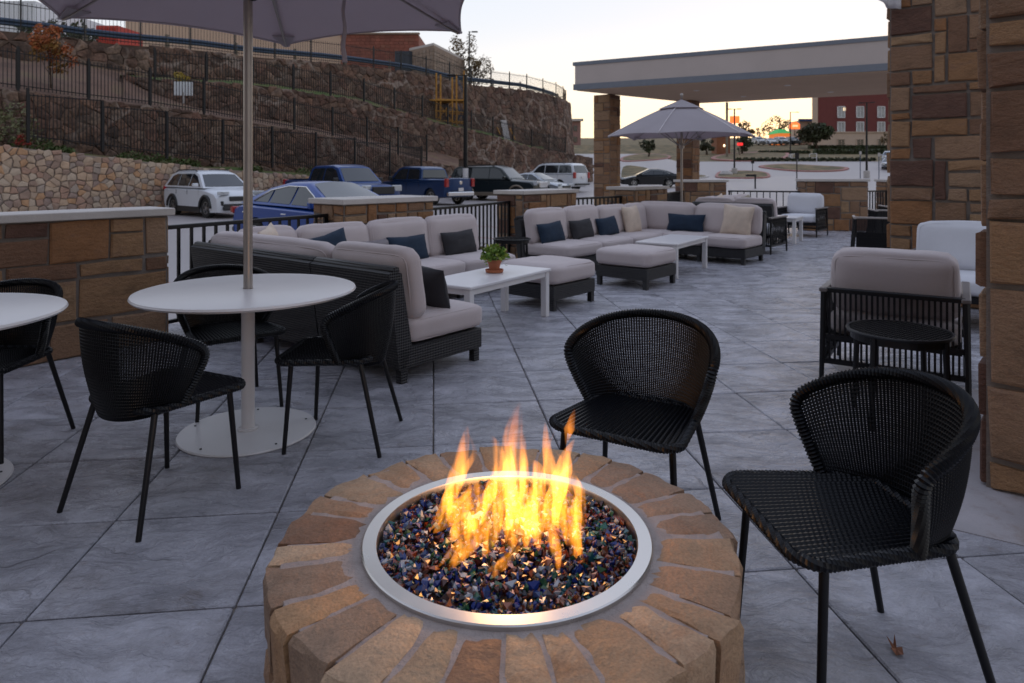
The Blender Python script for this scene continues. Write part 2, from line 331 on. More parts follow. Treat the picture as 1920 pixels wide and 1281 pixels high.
# islands with kerbs
def island(pxs, label, red=True, lift=.14):
    ps = [gat(*p) for p in pxs]; c = sum(ps, V(0, 0, 0)) / len(ps)
    sm = []
    n = len(ps)
    for i in range(n):        # round the outline
        for t in (0, .25, .5, .75):
            a, b, d, e_ = ps[i - 1], ps[i], ps[(i + 1) % n], ps[(i + 2) % n]
            sm.append(.5 * ((2 * b) + (d - a) * t + (2 * a - 5 * b + 4 * d - e_) * t * t + (3 * b - a - 3 * d + e_) * t ** 3))
    mb = MB()
    def zz(p): return gh(p.y)
    ring = [V(p.x, p.y, zz(p) - .05) for p in sm]; top = [V(p.x, p.y, zz(p) + lift) for p in sm]
    inn = [V(c.x + (p.x - c.x) * .9, c.y + (p.y - c.y) * .9, zz(c + (p - c) * .9) + lift) for p in sm]
    k = len(sm); o = mb.pts(ring + top + inn)
    for i in range(k):
        j = (i + 1) % k; mb.f.append((o + i, o + j, o + k + j, o + k + i)); mb.f.append((o + k + i, o + k + j, o + 2 * k + j, o + 2 * k + i))
    kb = mb.build('kerb', M_redkerb if red else M_kerb)
    m2_ = MB(); cc = V(c.x, c.y, zz(c) + lift + .06)
    for i in range(k): m2_.face([inn[i] + V(0, 0, .004), inn[(i + 1) % k] + V(0, 0, .004), cc])
    g = m2_.build('planting_island', M_grass, kind='structure', label=label); kb.parent = g
island([(1168, 296), (1200, 290), (1243, 291), (1258, 296), (1230, 301), (1168, 304)], 'grass island with faded red kerb between the canopy columns')
island([(1166, 314), (1200, 313), (1222, 322), (1205, 340), (1166, 344)], 'grass verge beside the black sedan', False)
island([(1333, 299), (1360, 290), (1420, 286), (1475, 286), (1470, 298), (1400, 303)], 'long grass island before the ridge of parked cars')
island([(1345, 326), (1375, 322), (1425, 323), (1444, 330), (1430, 335), (1350, 335)], 'grass island with red kerb at the lamp post base')
island([(1422, 314), (1470, 309), (1530, 312), (1590, 316), (1570, 322), (1490, 322)], 'grass island with red kerb in the middle of the far lot')
island([(1240, 330), (1262, 328), (1320, 330), (1325, 334), (1280, 337), (1244, 336)], 'narrow grass strip beside the second canopy column', False)

# ------------------------------------------------------------------ stonework
def stone_mb(mb, poly, fr, depth, rng, tint, wob=.006, inset=.012, sub=.16):
    pts = []
    n = len(poly); c = (sum(p[0] for p in poly) / n, sum(p[1] for p in poly) / n)
    for i in range(n):
        a, b = poly[i], poly[(i + 1) % n]; L_ = math.hypot(b[0] - a[0], b[1] - a[1]); k = max(1, min(4, int(L_ / sub)))
        for j in range(k):
            t = j / k; pts.append((a[0] + (b[0] - a[0]) * t + rng.uniform(-wob, wob), a[1] + (b[1] - a[1]) * t + rng.uniform(-wob, wob)))
    k = len(pts); R0 = [(u, v, -.012) for u, v in pts]
    dp = depth * rng.uniform(.7, 1.25)
    R1 = [(u, v, dp * rng.uniform(.55, .9)) for u, v in pts]
    def ins(p, q):
        du, dv = c[0] - p[0], c[1] - p[1]; L_ = math.hypot(du, dv) or 1; return p[0] + du / L_ * q, p[1] + dv / L_ * q
    R2 = [(*ins(p, inset * rng.uniform(.7, 1.6)), dp * rng.uniform(.85, 1.15)) for p in pts]
    o = mb.pts([fr(*p) for p in R0 + R1 + R2], tint)
    for a in (0, k):
        for i in range(k): j = (i + 1) % k; mb.f.append((o + a + i, o + a + j, o + a + k + j, o + a + k + i))
    cc = mb.pts([fr(c[0], c[1], dp * rng.uniform(.95, 1.3))], tint)
    for i in range(k): mb.f.append((o + 2 * k + i, o + 2 * k + (i + 1) % k, cc))
def ashlar(w, h, unit, rng, big=3):
    nx = max(1, round(w / unit)); ny = max(1, round(h / (unit * .72))); ux, uy = w / nx, h / ny
    occ = [[False] * nx for _ in range(ny)]; out = []
    xs = [i * ux + (rng.uniform(-.2, .2) * ux if 0 < i < nx else 0) for i in range(nx + 1)]
    ys = [i * uy + (rng.uniform(-.2, .2) * uy if 0 < i < ny else 0) for i in range(ny + 1)]
    for j in range(ny):
        for i in range(nx):
            if occ[j][i]: continue
            sw, sh = rng.choice([(2, 1), (3, 1), (2, 2), (1, 1), (1, 2), (3, 2), (2, 1), (1, 3), (2, 2), (1, 1)] if big >= 3 else [(1, 1), (2, 1), (2, 1), (1, 2)])
            sw = min(sw, nx - i); sh = min(sh, ny - j)
            while sw > 1 and any(occ[j][i + q] for q in range(sw)): sw -= 1
            while sh > 1 and any(occ[j + q][i + z_] for q in range(sh) for z_ in range(sw)): sh -= 1
            for q in range(sh):
                for z_ in range(sw): occ[j + q][i + z_] = True
            out.append((xs[i], ys[j], xs[i + sw], ys[j + sh]))
    return out
def ashlar_face(parent, O, U, w, h, unit, seed, gap=.012, depth=.02, side=1):
    rng = random.Random(seed); Nn = V(U.y, -U.x, 0) * side
    fr = lambda u, v, w_: O + U * u + Z * v + Nn * w_
    for (a, b, c, d) in ashlar(w, h, unit, rng):
        g = gap * rng.uniform(.7, 1.3)
        mb = MB(); poly = [(a + g, b + g), (c - g, b + g), (c - g, d - g), (a + g, d - g)]
        stone_mb(mb, poly, fr, depth, rng, rng.random() ** 1.1 * .98 + .01, wob=.007)
        mb.build('stone', M_stone, parent)
def pier(label, C, ax, l, m, h, unit, seed, cap=True, name='stone_pier', cat='pier', group=None, faces=(1, 1, 0, 0), caph=.06, depth=.02):
    C = Vector((C[0], C[1], 0)); B = V(ax.y, -ax.x, 0); t = thing(name, label, cat, C, 0, group)
    o = V(0, 0, 0); p = [o, ax * l, ax * l - B * m, -B * m]
    MB().prism([q + Z * -.3 for q in p], [q + Z * h for q in p]).build('mortar_core', M_mortar, t)
    if faces[0]: ashlar_face(t, o, ax, l, h, unit, seed, side=1, depth=depth)
    if faces[1]: ashlar_face(t, -B * m, B, m, h, unit, seed + 1, side=1, depth=depth)
    if faces[2]: ashlar_face(t, p[2], -ax, l, h, unit, seed + 2, side=1, depth=depth)
    if faces[3]: ashlar_face(t, p[1], -B, m, h, unit, seed + 3, side=1, depth=depth)
    if cap:
        k = max(1, round(l / 1.25)); ov = .045; rr = random.Random(seed)
        for i in range(k):
            a0 = -ov if i == 0 else l * i / k + .003; a1 = l + ov if i == k - 1 else l * (i + 1) / k - .003
            q = [ax * a0 + B * ov, ax * a1 + B * ov, ax * a1 - B * (m + ov), ax * a0 - B * (m + ov)]
            c = sum(q, V(0, 0, 0)) / 4
            MB().box(c + Z * (h + caph / 2 + .002), ((a1 - a0), m + 2 * ov, caph), Rdir(ax), bev=.006).build('cap_stone', M_cap, t)
    return t
WA = hd(38)
WC = V(-2.82, 5.65, 0)
pier('long low stone wall with pale cap left of the round table', WC - WA * 5.2, WA, 5.2, .35, 1.015, .215, 12, name='low_stone_wall', cat='wall', faces=(1, 0, 0, 1))
pier('low stone pier with a pale cap in front of the blue sedan', (-1.79, 7.35), A_, 1.3, .55, 1.02, .14, 21, group='capped stone piers of the patio fence', faces=(1, 1, 0, 1))
pier('stone pier with pale cap below the dark full-size SUV', (.174, 10.7), A_, 1.42, .54, 1.02, .14, 31, group='capped stone piers of the patio fence', faces=(1, 1, 0, 0))
pier('stone pier with pale cap at the foot of the left canopy column', (2.3, 13.0), A_, 1.3, .55, 1.03, .14, 41, group='capped stone piers of the patio fence', faces=(1, 1, 0, 0))
pier('stone pier with pale cap right of the open umbrella pole', (4.25, 17.0), hd(80), 1.1, .55, 1.12, .15, 51, group='capped stone piers of the patio fence', faces=(1, 1, 0, 0))
pier('wide stone pier with rust red stones behind the pale armchair', (6.88, 16.15), hd(95), 1.38, .6, 1.15, .19, 61, group='capped stone piers of the patio fence', faces=(1, 1, 0, 1))
pier('small dark stone pier half hidden behind the tall stone pillar', (9.55, 17.6), hd(95), 1.2, .6, 1.12, .19, 63, group='capped stone piers of the patio fence', faces=(1, 1, 0, 0))
p1 = pier('nearest tall stone pillar of big rough blocks at the right edge', (2.04, 2.98), A_, 1.1, 0.001, 4.3, .2, 71, cap=False, name='stone_pillar', cat='pillar', faces=(0, 0, 0, 0))
def pillar(label, C, wdt, h, unit, seed, group):
    t = thing('stone_pillar', label, 'pillar', C, 0, group); o = V(0, 0, 0); p = [o, A_ * wdt, A_ * wdt + B_ * wdt, B_ * wdt]
    MB().prism([q + Z * -.3 for q in p[::-1]], [q + Z * h for q in p[::-1]]).build('mortar_core', M_mortar, t)
    ashlar_face(t, o, B_, wdt, h, unit, seed, side=1, depth=.03, gap=.013)
    ashlar_face(t, A_ * wdt, -A_, wdt, h, unit, seed + 1, side=1, depth=.03, gap=.013)
    return t
for ch in list(p1.children): bpy.data.objects.remove(ch)
bpy.data.objects.remove(p1)
pillar('nearest tall stone pillar of big rough blocks at the right edge', (2.06, 3.0, 0), 1.1, 3.3, .2, 76, 'tall stone pillars of the porch')
pillar('tall tan stone pillar behind the two pale-cushioned armchairs', (4.05, 7.4, 0), 1.3, 4.6, .19, 84, 'tall stone pillars of the porch')

# ------------------------------------------------------------------ patio
GA = hd(-6.5); GC = V(GA.y, -GA.x, 0); G = .6175
PB = [V(-14, -6, 0), WC + WA * -14.5 - B_ * .4, WC - B_ * .45, V(-1.9, 7.3, 0) - B_ * .6, V(2.3, 13, 0) - B_ * .6, V(3.4, 14.4, 0) - B_ * .6, V(4.2, 17.7, 0), V(7, 17.0, 0), V(13, 16.4, 0), V(13, -6, 0)]
PB = [Vector((p[0], p[1], 0)) for p in PB][1:]
def inside(x, y, P=PB):
    c = False; n = len(P)
    for i in range(n):
        a, b = P[i], P[i - 1]
        if (a.y > y) != (b.y > y) and x < (b.x - a.x) * (y - a.y) / (b.y - a.y) + a.x: c = not c
    return c
def slate_mat():
    m = mat('stamped_concrete', (.38, .375, .415), .42, var=.26, scale=3.6, dirt=(.25, .235, .245), dscale=2.2, grain=.08, gscale=120)
    t = m.node_tree; L = t.links.new; b = t.nodes['Principled BSDF']
    c = N(t, 'ShaderNodeTexCoord'); oi = N(t, 'ShaderNodeObjectInfo'); rs = N(t, 'ShaderNodeVectorMath', operation='SCALE'); rs.inputs[0].default_value = (41, 23, 7); L(oi.outputs['Random'], rs.inputs['Scale'])
    ad_ = N(t, 'ShaderNodeVectorMath', operation='ADD'); L(c.outputs['Object'], ad_.inputs[0]); L(rs.outputs[0], ad_.inputs[1])
    n1 = N(t, 'ShaderNodeTexNoise'); n1.inputs['Scale'].default_value = 2.5; n1.inputs['Detail'].default_value = 5; L(ad_.outputs[0], n1.inputs['Vector'])
    n1s = N(t, 'ShaderNodeVectorMath', operation='SCALE'); L(n1.outputs['Color'], n1s.inputs[0]); n1s.inputs['Scale'].default_value = .45
    a2 = N(t, 'ShaderNodeVectorMath', operation='ADD'); L(ad_.outputs[0], a2.inputs[0]); L(n1s.outputs[0], a2.inputs[1])
    mp = N(t, 'ShaderNodeMapping'); mp.inputs['Scale'].default_value = (1.1, 3.4, 1); L(a2.outputs[0], mp.inputs[0])
    vo = N(t, 'ShaderNodeTexVoronoi', feature='DISTANCE_TO_EDGE'); vo.inputs['Scale'].default_value = 1.3; L(mp.outputs[0], vo.inputs['Vector'])
    cr = N(t, 'ShaderNodeMapRange'); cr.inputs['From Min'].default_value = 0; cr.inputs['From Max'].default_value = .022; L(vo.outputs['Distance'], cr.inputs['Value'])
    n3 = N(t, 'ShaderNodeTexNoise'); n3.inputs['Scale'].default_value = 2.2; n3.inputs['Detail'].default_value = 9; n3.inputs['Roughness'].default_value = .62; L(mp.outputs[0], n3.inputs['Vector'])
    mg = N(t, 'ShaderNodeMapRange'); mg.inputs['From Min'].default_value = .34; mg.inputs['From Max'].default_value = .46; L(n1.outputs['Fac'], mg.inputs['Value'])   # creases only here and there
    mxx = N(t, 'ShaderNodeMath', operation='MAXIMUM'); L(cr.outputs[0], mxx.inputs[0]); L(mg.outputs[0], mxx.inputs[1])
    h = N(t, 'ShaderNodeMath', operation='MULTIPLY_ADD'); L(n3.outputs['Fac'], h.inputs[0]); h.inputs[1].default_value = 1.9; h.inputs[2].default_value = 0
    h2 = N(t, 'ShaderNodeMath', operation='MULTIPLY_ADD'); L(mxx.outputs[0], h2.inputs[0]); h2.inputs[1].default_value = .22; L(h.outputs[0], h2.inputs[2])
    bp = N(t, 'ShaderNodeBump'); bp.inputs['Strength'].default_value = 1.0; bp.inputs['Distance'].default_value = .028; L(h2.outputs[0], bp.inputs['Height']); L(bp.outputs[0], b.inputs['Normal'])
    # creases get a slightly darker tone
    src = b.inputs['Base Color'].links[0].from_socket
    md = N(t, 'ShaderNodeMapRange'); md.inputs['To Min'].default_value = .80; md.inputs['To Max'].default_value = 1; L(mxx.outputs[0], md.inputs['Value'])
    s2 = N(t, 'ShaderNodeVectorMath', operation='SCALE'); L(src, s2.inputs[0]); L(md.outputs[0], s2.inputs['Scale']); L(s2.outputs[0], b.inputs['Base Color'])
    # tone by relief height, lows darker, highs lighter; then stains and grit
    src = b.inputs['Base Color'].links[0].from_socket
    mv = N(t, 'ShaderNodeMapRange'); mv.inputs['From Min'].default_value = .38; mv.inputs['From Max'].default_value = .62; mv.inputs['To Min'].default_value = .85; mv.inputs['To Max'].default_value = 1.13; L(n3.outputs['Fac'], mv.inputs['Value'])
    sv = N(t, 'ShaderNodeVectorMath', operation='SCALE'); L(src, sv.inputs[0]); L(mv.outputs[0], sv.inputs['Scale']); src = sv.outputs[0]
    for sc__, lo, hi, cc, amt in ((5.5, .60, .72, (.20, .15, .12), .55), (70, .68, .74, (.10, .08, .07), .6), (1.3, .56, .72, (.46, .46, .50), .3)):
        g1 = N(t, 'ShaderNodeTexNoise'); g1.inputs['Scale'].default_value = sc__; g1.inputs['Detail'].default_value = 7; g1.inputs['Roughness'].default_value = .7; L(ad_.outputs[0], g1.inputs['Vector'])
        g2 = N(t, 'ShaderNodeMapRange'); g2.inputs['From Min'].default_value = lo; g2.inputs['From Max'].default_value = hi; g2.inputs['To Max'].default_value = amt; L(g1.outputs['Fac'], g2.inputs['Value'])
        g3 = N(t, 'ShaderNodeMix', data_type='RGBA'); L(g2.outputs[0], g3.inputs[0]); L(src, g3.inputs[6]); g3.inputs[7].default_value = (*cc, 1); src = g3.outputs[2]
    L(src, b.inputs['Base Color'])
    mr = N(t, 'ShaderNodeMapRange'); mr.inputs['From Min'].default_value = .35; mr.inputs['From Max'].default_value = .65; mr.inputs['To Min'].default_value = .12; mr.inputs['To Max'].default_value = .40
    L(n3.outputs['Fac'], mr.inputs['Value']); L(mr.outputs[0], b.inputs['Roughness'])
    return m
M_slab = slate_mat()
M_joint = mat('joint_grout', (.15, .125, .105), .9, var=.4, scale=3, bump=.5)
patio = MB().prism([p + Z * -.35 for p in PB[::-1]], [p + Z * -.014 for p in PB[::-1]]).build('patio', M_joint, kind='structure', label='stamped concrete patio floor')
cells = []
for i in range(-12, 32):
    for j in range(-16, 30):
        p = GA * (2.879 + (i + .5) * .612) + GC * ((j + .5) * .6225)
        if inside(p.x, p.y): cells.append((i, j, p))
def in_view(p): return p.y > 1.2 and -.82 < p.x / p.y < .82 and p.y > 1.7
vis = sorted([c for c in cells if in_view(c[2])], key=lambda c: c[2].length)
near, rest = vis[:300], vis[300:] + [c for c in cells if not in_view(c[2]) and -3 < c[2].x < 8]
sm = MB(); sm.box((0, 0, -.02), (.6225 - .007, .612 - .012, .04), Rdir(GC), bev=.005); slab_me = sm.mesh('slab', M_slab)
for (i, j, p) in near:
    rr = random.Random(i * 97 + j)
    add('slab', slab_me, patio, (p.x, p.y, rr.uniform(-.0012, .0012)))
mb = MB()
for (i, j, p) in rest: mb.box((p.x, p.y, -.02), (.6225 - .007, .612 - .012, .04), Rdir(GC), bev=.005)
mb.build('slab', M_slab, patio, kind='stuff')
M_smooth = mat('smooth_concrete', (.36, .335, .35), .55, var=.14, scale=4, bump=.12, bscale=60, dirt=(.24, .19, .16), dscale=9, grain=.06)
sp = [at(1742, 983), at(1925, 1026), V(3.2, 2.2, 0), V(4.1, 2.9, 0), V(2.3, 5.1, 0), at(1700, 800)]
MB().poly_up([(p.x, p.y) for p in sp], .0, .004).build('smooth_apron', M_smooth, patio)

# ------------------------------------------------------------------ patio railing
def railing(label, a, b, h=.92, step=.118):
    a = Vector((a[0], a[1], 0)); b = Vector((b[0], b[1], 0)); d = (b - a); L_ = d.length; d.normalize(); R = Rdir(d)
    t = thing('metal_railing', label, 'railing', a, 0, 'black metal railings between the stone piers')
    MB().box(d * L_ / 2 + Z * (h - .018), (L_, .05, .036), R, bev=.005).build('top_rail', M_black, t)
    MB().box(d * L_ / 2 + Z * .1, (L_, .03, .03), R).build('bottom_rail', M_black, t)
    n = max(2, int(L_ / step)); bm_ = MB().box((0, 0, (h - .036) / 2 + .055), (.022, .022, h - .036 - .11), R).mesh('baluster', M_black)
    for i in range(n): add('baluster', bm_, t, d * (L_ * (i + .5) / n))
    for x in (.03, L_ - .03): MB().box(d * x + Z * (h - .036) / 2, (.04, .04, h - .036), R).build('post', M_black, t)
o_ = -B_ * .27
railing('black metal railing between the long low wall and the first stone pier', WC + WA * .01 + o_ * .7, V(-1.79, 7.35, 0) + o_)
railing('black metal railing behind the near sectional and the side table', V(-1.79, 7.35, 0) + A_ * 1.3 + o_, V(.174, 10.7, 0) + o_)
railing('black metal railing behind the far sectional, left of the umbrella', V(.174, 10.7, 0) + A_ * 1.42 + o_, V(2.3, 13, 0) + o_)
railing('short black metal railing right behind the open umbrella pole', V(2.3, 13, 0) + A_ * 1.3 + o_, V(4.3, 17.2, 0), step=.13)
railing('long black metal railing behind the pale armchair facing us', V(5.35, 17.1, 0), V(6.88, 16.5, 0), step=.14)
railing('black metal railing piece right of the widest stone pier', V(8.25, 16.5, 0), V(9.5, 17.5, 0), step=.14)

# ------------------------------------------------------------------ unseen block added behind the viewer to darken the left foreground
M_stucco = mat('stucco', (.42, .36, .32), .9, var=.06, scale=2, bump=.2, bscale=80)
q = [V(-16, -2.6, 0), V(-.3, -2.6, 0), V(-.3, -9, 0), V(-16, -9, 0)]
tag(MB().prism(q, [p + Z * 7.5 for p in q]).build('shade_block', M_stucco), 'unseen stucco block added behind the viewer, darkening the left foreground', 'building', kind='structure')

# ------------------------------------------------------------------ porte-cochere
M_fascia = mat('canopy_fascia', (.47, .41, .39), .8, var=.04, scale=1, bump=.1, bscale=50)
M_band = mat('canopy_band', (.16, .18, .22), .5, var=.05)
M_soffit = mat('canopy_soffit', (.54, .39, .28), .9, var=.05, scale=1, bump=.1)
P0, P1, P2, P3 = V(2.48, 27.2, 0), V(20, 17.4, 0), V(25.5, 22.6, 0), V(8.56, 32.2, 0)
cp = thing('drive_canopy', 'large flat drive-through canopy on stone columns', 'canopy', P0)
def ring(off, z):     # outline pushed out by off
    c = (P0 + P1 + P2 + P3) / 4; return [Vector((p.x, p.y, z)) + (p - c).normalized() * off - P0 for p in (P0, P1, P2, P3)][::-1]
MB().prism(ring(0, 4.66), ring(0, 5.56)).build('fascia', M_fascia, cp)
MB().prism(ring(.07, 4.60), ring(.07, 4.83)).build('lower_band', M_band, cp)
MB().prism(ring(-.08, 4.57), ring(-.08, 4.60)).build('soffit', M_soffit, cp)
MB().prism(ring(.09, 5.56), ring(.09, 5.70)).build('coping', M_band, cp)
for k in range(1, 6):
    for (f0) in (.3, .72):
        p = P0 + (P1 - P0) * (k / 6) + (P3 - P0) * f0 - P0
        MB().lathe([(.0, 4.562), (.10, 4.562), (.12, 4.558), (.12, 4.57)], 12, (p.x, p.y, 0)).build('downlight', M_white, cp)
def column(label, C, wdt, h, seed, unit=.24):
    t = thing('stone_column', label, 'column', (C[0], C[1], 0), 0, 'stone columns under the canopy'); o = V(0, 0, 0); D = V(-.766, .643, 0)
    p = [o, A_ * wdt, A_ * wdt + D * wdt, D * wdt]
    MB().prism([q + Z * -.4 for q in p], [q + Z * h for q in p]).build('mortar_core', M_mortar, t)
    ashlar_face(t, D * wdt, -D, wdt, h, unit, seed, side=1, depth=.03)
    ashlar_face(t, o, A_, wdt, h, unit, seed + 1, side=1, depth=.03)
column('left stone column holding the canopy corner', (4.0, 28.2), .78, 4.56, 91)
column('second stone canopy column behind the open umbrella', (7.97, 30.6), .74, 4.56, 95)
column('stone canopy column hidden behind the tall pillar', (17.2, 21.0), .78, 4.56, 97)

# ------------------------------------------------------------------ rock terraces
TU = hd(37.2); TN = V(TU.y, -TU.x, 0); TP = V(-16.6, 23.7, 0)
def isect(px, o):
    P = TP - TN * o; t_ = (px - CX) / F
    s_ = (t_ * P.y - P.x) / (TU.x - t_ * TU.y); return s_, P + TU * s_
def interp(L_, x):
    if x <= L_[0][0]: return L_[0][1]
    for (a, b), (c, d) in zip(L_, L_[1:]):
        if x <= c: return b + (d - b) * (x - a) / (c - a)
    return L_[-1][1]
def clip(poly, a, b, c):      # keep a*x + b*y <= c
    out = []
    for i in range(len(poly)):
        p, q_ = poly[i], poly[(i + 1) % len(poly)]; dp = a * p[0] + b * p[1] - c; dq = a * q_[0] + b * q_[1] - c
        if dp <= 0: out.append(p)
        if (dp < 0 < dq) or (dq < 0 < dp):
            t_ = dp / (dp - dq); out.append((p[0] + (q_[0] - p[0]) * t_, p[1] + (q_[1] - p[1]) * t_))
    return out
def voronoi(u0, u1, v0, v1, cw, ch, rng, keep):
    nx, ny = int((u1 - u0) / cw) + 1, int((v1 - v0) / ch) + 1; P = {}
    for i in range(-1, nx + 1):
        for j in range(-1, ny + 1): P[i, j] = (u0 + (i + rng.uniform(.12, .88)) * cw, v0 + (j + rng.uniform(.12, .88)) * ch)
    for i in range(nx):
        for j in range(ny):
            x, y = P[i, j]
            if not keep(x, y): continue
            poly = [(x - 2 * cw, y - 2 * ch), (x + 2 * cw, y - 2 * ch), (x + 2 * cw, y + 2 * ch), (x - 2 * cw, y + 2 * ch)]
            for di in (-2, -1, 0, 1, 2):
                for dj in (-2, -1, 0, 1, 2):
                    q_ = P.get((i + di, j + dj))
                    if q_ is None or (di == 0 and dj == 0): continue
                    a, b = q_[0] - x, q_[1] - y; poly = clip(poly, a, b, (q_[0] ** 2 + q_[1] ** 2 - x * x - y * y) / 2)
            if len(poly) > 2: yield (x, y), poly
# each level: a run of stations (plan point, bottom z, top z)
def stations(o, top, bot, xs):
    out = []
    for x in xs:
        s_, p = isect(x, o); out.append((s_, p, hat(interp(bot, x), p.y), hat(interp(top, x), p.y)))
    return out
def path_wall(name, label, st, m_stone, m_back, cw, ch, seed, gap, depth, batter=0.0, cat='retaining wall', group=None, sink=.6):
    us = [0]
    for a, b in zip(st, st[1:]): us.append(us[-1] + (b[1] - a[1]).length)
    def frame(u):
        for k in range(len(us) - 1):
            if u <= us[k + 1] or k == len(us) - 2: break
        f = (u - us[k]) / (us[k + 1] - us[k]); a, b = st[k], st[k + 1]
        d = (b[1] - a[1]).normalized(); return a[1] + (b[1] - a[1]) * f, V(d.y, -d.x, 0), a[2] + (b[2] - a[2]) * f, a[3] + (b[3] - a[3]) * f
    def fr(u, v, w_):
        p, n_, zb, zt = frame(max(0, min(us[-1], u))); zz = min(v, zt + .1); return V(p.x, p.y, 0) + n_ * (w_ - batter * (zz - zb)) + Z * zz
    root = thing(name, label, cat, (0, 0, 0), 0, group)
    mb = MB(); o = len(mb.v); cnt = 0
    for k in range(len(st)):
        u = us[k]
        for v in (st[k][2] - sink, st[k][3]): mb.pts([fr(u, v, -.03)])
    for k in range(len(st) - 1): mb.f.append((o + 2 * k, o + 2 * k + 2, o + 2 * k + 3, o + 2 * k + 1))
    mb.build('mortar_core', m_back, root)
    rng = random.Random(seed); zb = min(a[2] for a in st); zt = max(a[3] for a in st); L_ = []
    def keep(x, y):
        if x > us[-1]: return False
        _, _, b_, t_ = frame(x); return b_ - ch * .5 < y < t_ + ch * .15
    for c, poly in voronoi(0, us[-1], zb, zt, cw, ch, rng, keep):
        P = [(c[0] + (p[0] - c[0]) * (1 - gap / cw), c[1] + (p[1] - c[1]) * (1 - gap / ch)) for p in poly]
        _, _, b_, t_ = frame(c[0]); P = [(p[0], max(b_ - .15, min(t_ + .05, p[1]))) for p in P]
        L_.append((frame(c[0])[0].length, P, rng.random()))
    L_.sort(key=lambda q: q[0]); rest_ = MB()
    for i, (_, P, tn) in enumerate(L_):
        if i < 300:
            mb = MB(); stone_mb(mb, P, fr, depth, rng, tn * .98 + .01, wob=.02, inset=min(cw, ch) * .2, sub=.2); mb.build('stone', m_stone, root, smooth=False)
        else: stone_mb(rest_, P, fr, depth, rng, tn * .98 + .01, wob=.02, inset=min(cw, ch) * .2, sub=9)
    if rest_.v: rest_.build('stone', m_stone, root, kind='stuff')
    return root, frame
def fence(label, pts, h, group, panel=2.4, picket=.12, stepdown=True, post_h=None, pw=.024, name='picket_fence', m=None, postw=.08):
    m = m or M_black; root = thing(name, label, 'fence', pts[0], 0, group); O = pts[0]; k = 0
    for a, b in zip(pts, pts[1:]):
        d = V(b.x - a.x, b.y - a.y, 0); L_ = d.length; d.normalize(); R = Rdir(d); za = max(a.z, b.z) if stepdown else None
        MB().box(a - O + Z * ((post_h or h + .25) / 2 - .05), (postw, postw, (post_h or h + .25)), R).build('post', m, root)
        mb = MB(); n = max(1, int(L_ / picket)); z0 = min(a.z, b.z) - O.z
        for i in range(n):
            f = (i + .5) / n; zb = a.z + (b.z - a.z) * f - O.z + .08; zt = (za - O.z if stepdown else zb) + h
            mb.box((a - O + d * (L_ * f) + Z * 0) * 1.0 + Z * (-(a.z - O.z) + (zb + zt) / 2), (pw, pw, zt - zb), R)
        def railz(q, top):
            return (za - O.z + h - .05 if stepdown else q.z - O.z + h - .05) if top else q.z - O.z + .2
        for top in (True, False):
            p0 = V(a.x - O.x, a.y - O.y, railz(a, top)); p1_ = V(b.x - O.x, b.y - O.y, railz(b, top)); mb.tube([p0, p1_], .025, 4)
        mb.build('picket_panel', m, root)
    e_ = pts[-1]; MB().box(e_ - O + Z * ((post_h or h + .25) / 2 - .05), (postw, postw, (post_h or h + .25)), Rdir(d)).build('post', m, root)
    return root
X0 = list(range(-160, 620, 60)) + [640]
T0 = [(-160, 256), (0, 273), (310, 308), (420, 318), (535, 327), (640, 336)]
bot0 = [(-160, 470), (0, 440), (310, 402), (640, 372)]
st0 = stations(-.12, T0, bot0, X0); st0 = [(s_, p, -.4, z2) for (s_, p, z1, z2) in st0]
path_wall('fieldstone_wall', 'pale tan fieldstone retaining wall behind the white SUV', st0, M_field, mat('field_mortar', (.30, .245, .21), .95, var=.2, scale=3), .25, .215, 5, .022, .045)
T1 = [(-200, 142), (0, 166), (190, 190), (308, 202), (400, 218), (480, 232), (587, 250), (662, 266), (737, 288), (800, 303), (880, 318)]
X1 = [-200, -120, -40, 40, 120, 190, 250, 308, 400, 480, 530, 587, 662, 737, 800, 860]
st1 = stations(2.4, T1, [(0, 300), (1, 300)], X1); st1b = []
for (s_, p, z1, z2), x in zip(st1, X1):
    zf = hat(interp(T0, x), isect(x, 0)[1].y); st1b.append((s_, p, min(zf + .05, z2 - .3) if x < 600 else -.2, z2))
st1 = st1b
path_wall('rock_terrace', 'lowest dark rough rock terrace wall above the black fence', st1, M_rough, M_roughmortar, .5, .3, 6, .012, .07, group='dark stone terrace walls up the slope')
T2 = [(200, 136), (240, 142), (300, 150), (360, 152), (483, 160), (587, 176), (662, 186), (722, 204), (775, 214), (816, 229), (880, 244), (925, 255), (985, 274), (1037, 285), (1112, 296), (1165, 303)]
B2 = [(200, 138), (240, 150), (330, 190), (380, 205), (480, 217), (560, 232), (640, 250), (700, 264), (760, 278), (900, 304), (1165, 340)]
X2 = [230, 270, 300, 360, 420, 483, 540, 587, 662, 722, 775, 816, 880, 925, 985, 1037, 1080, 1112]
st2 = stations(5.6, T2, B2, X2)
st2 = [(a, b, max(c, -.2) if i < 14 else -.2, d) for i, (a, b, c, d) in enumerate(st2)]
path_wall('rock_terrace', 'middle dark rock terrace wall with pale mortar streaks', st2, M_rough, M_roughmortar, .58, .34, 8, .012, .09, group='dark stone terrace walls up the slope')
T3 = [(-250, 34), (0, 57), (70, 64), (140, 73), (210, 82), (320, 90), (400, 97), (450, 104), (530, 111), (640, 119), (700, 126), (790, 137), (880, 158), (943, 164), (1004, 170), (1034, 178), (1060, 187)]
B3 = [(-250, 88), (0, 110), (130, 118), (300, 144), (480, 160), (590, 176), (722, 204), (816, 229), (880, 244), (985, 274), (1060, 290)]
X3 = [-250, -150, -60, 0, 70, 140, 210, 260, 320, 400, 450, 530, 590, 640, 700, 745, 790, 830, 880, 943, 975, 1004, 1030]
st3 = stations(8.2, T3, B3, X3)
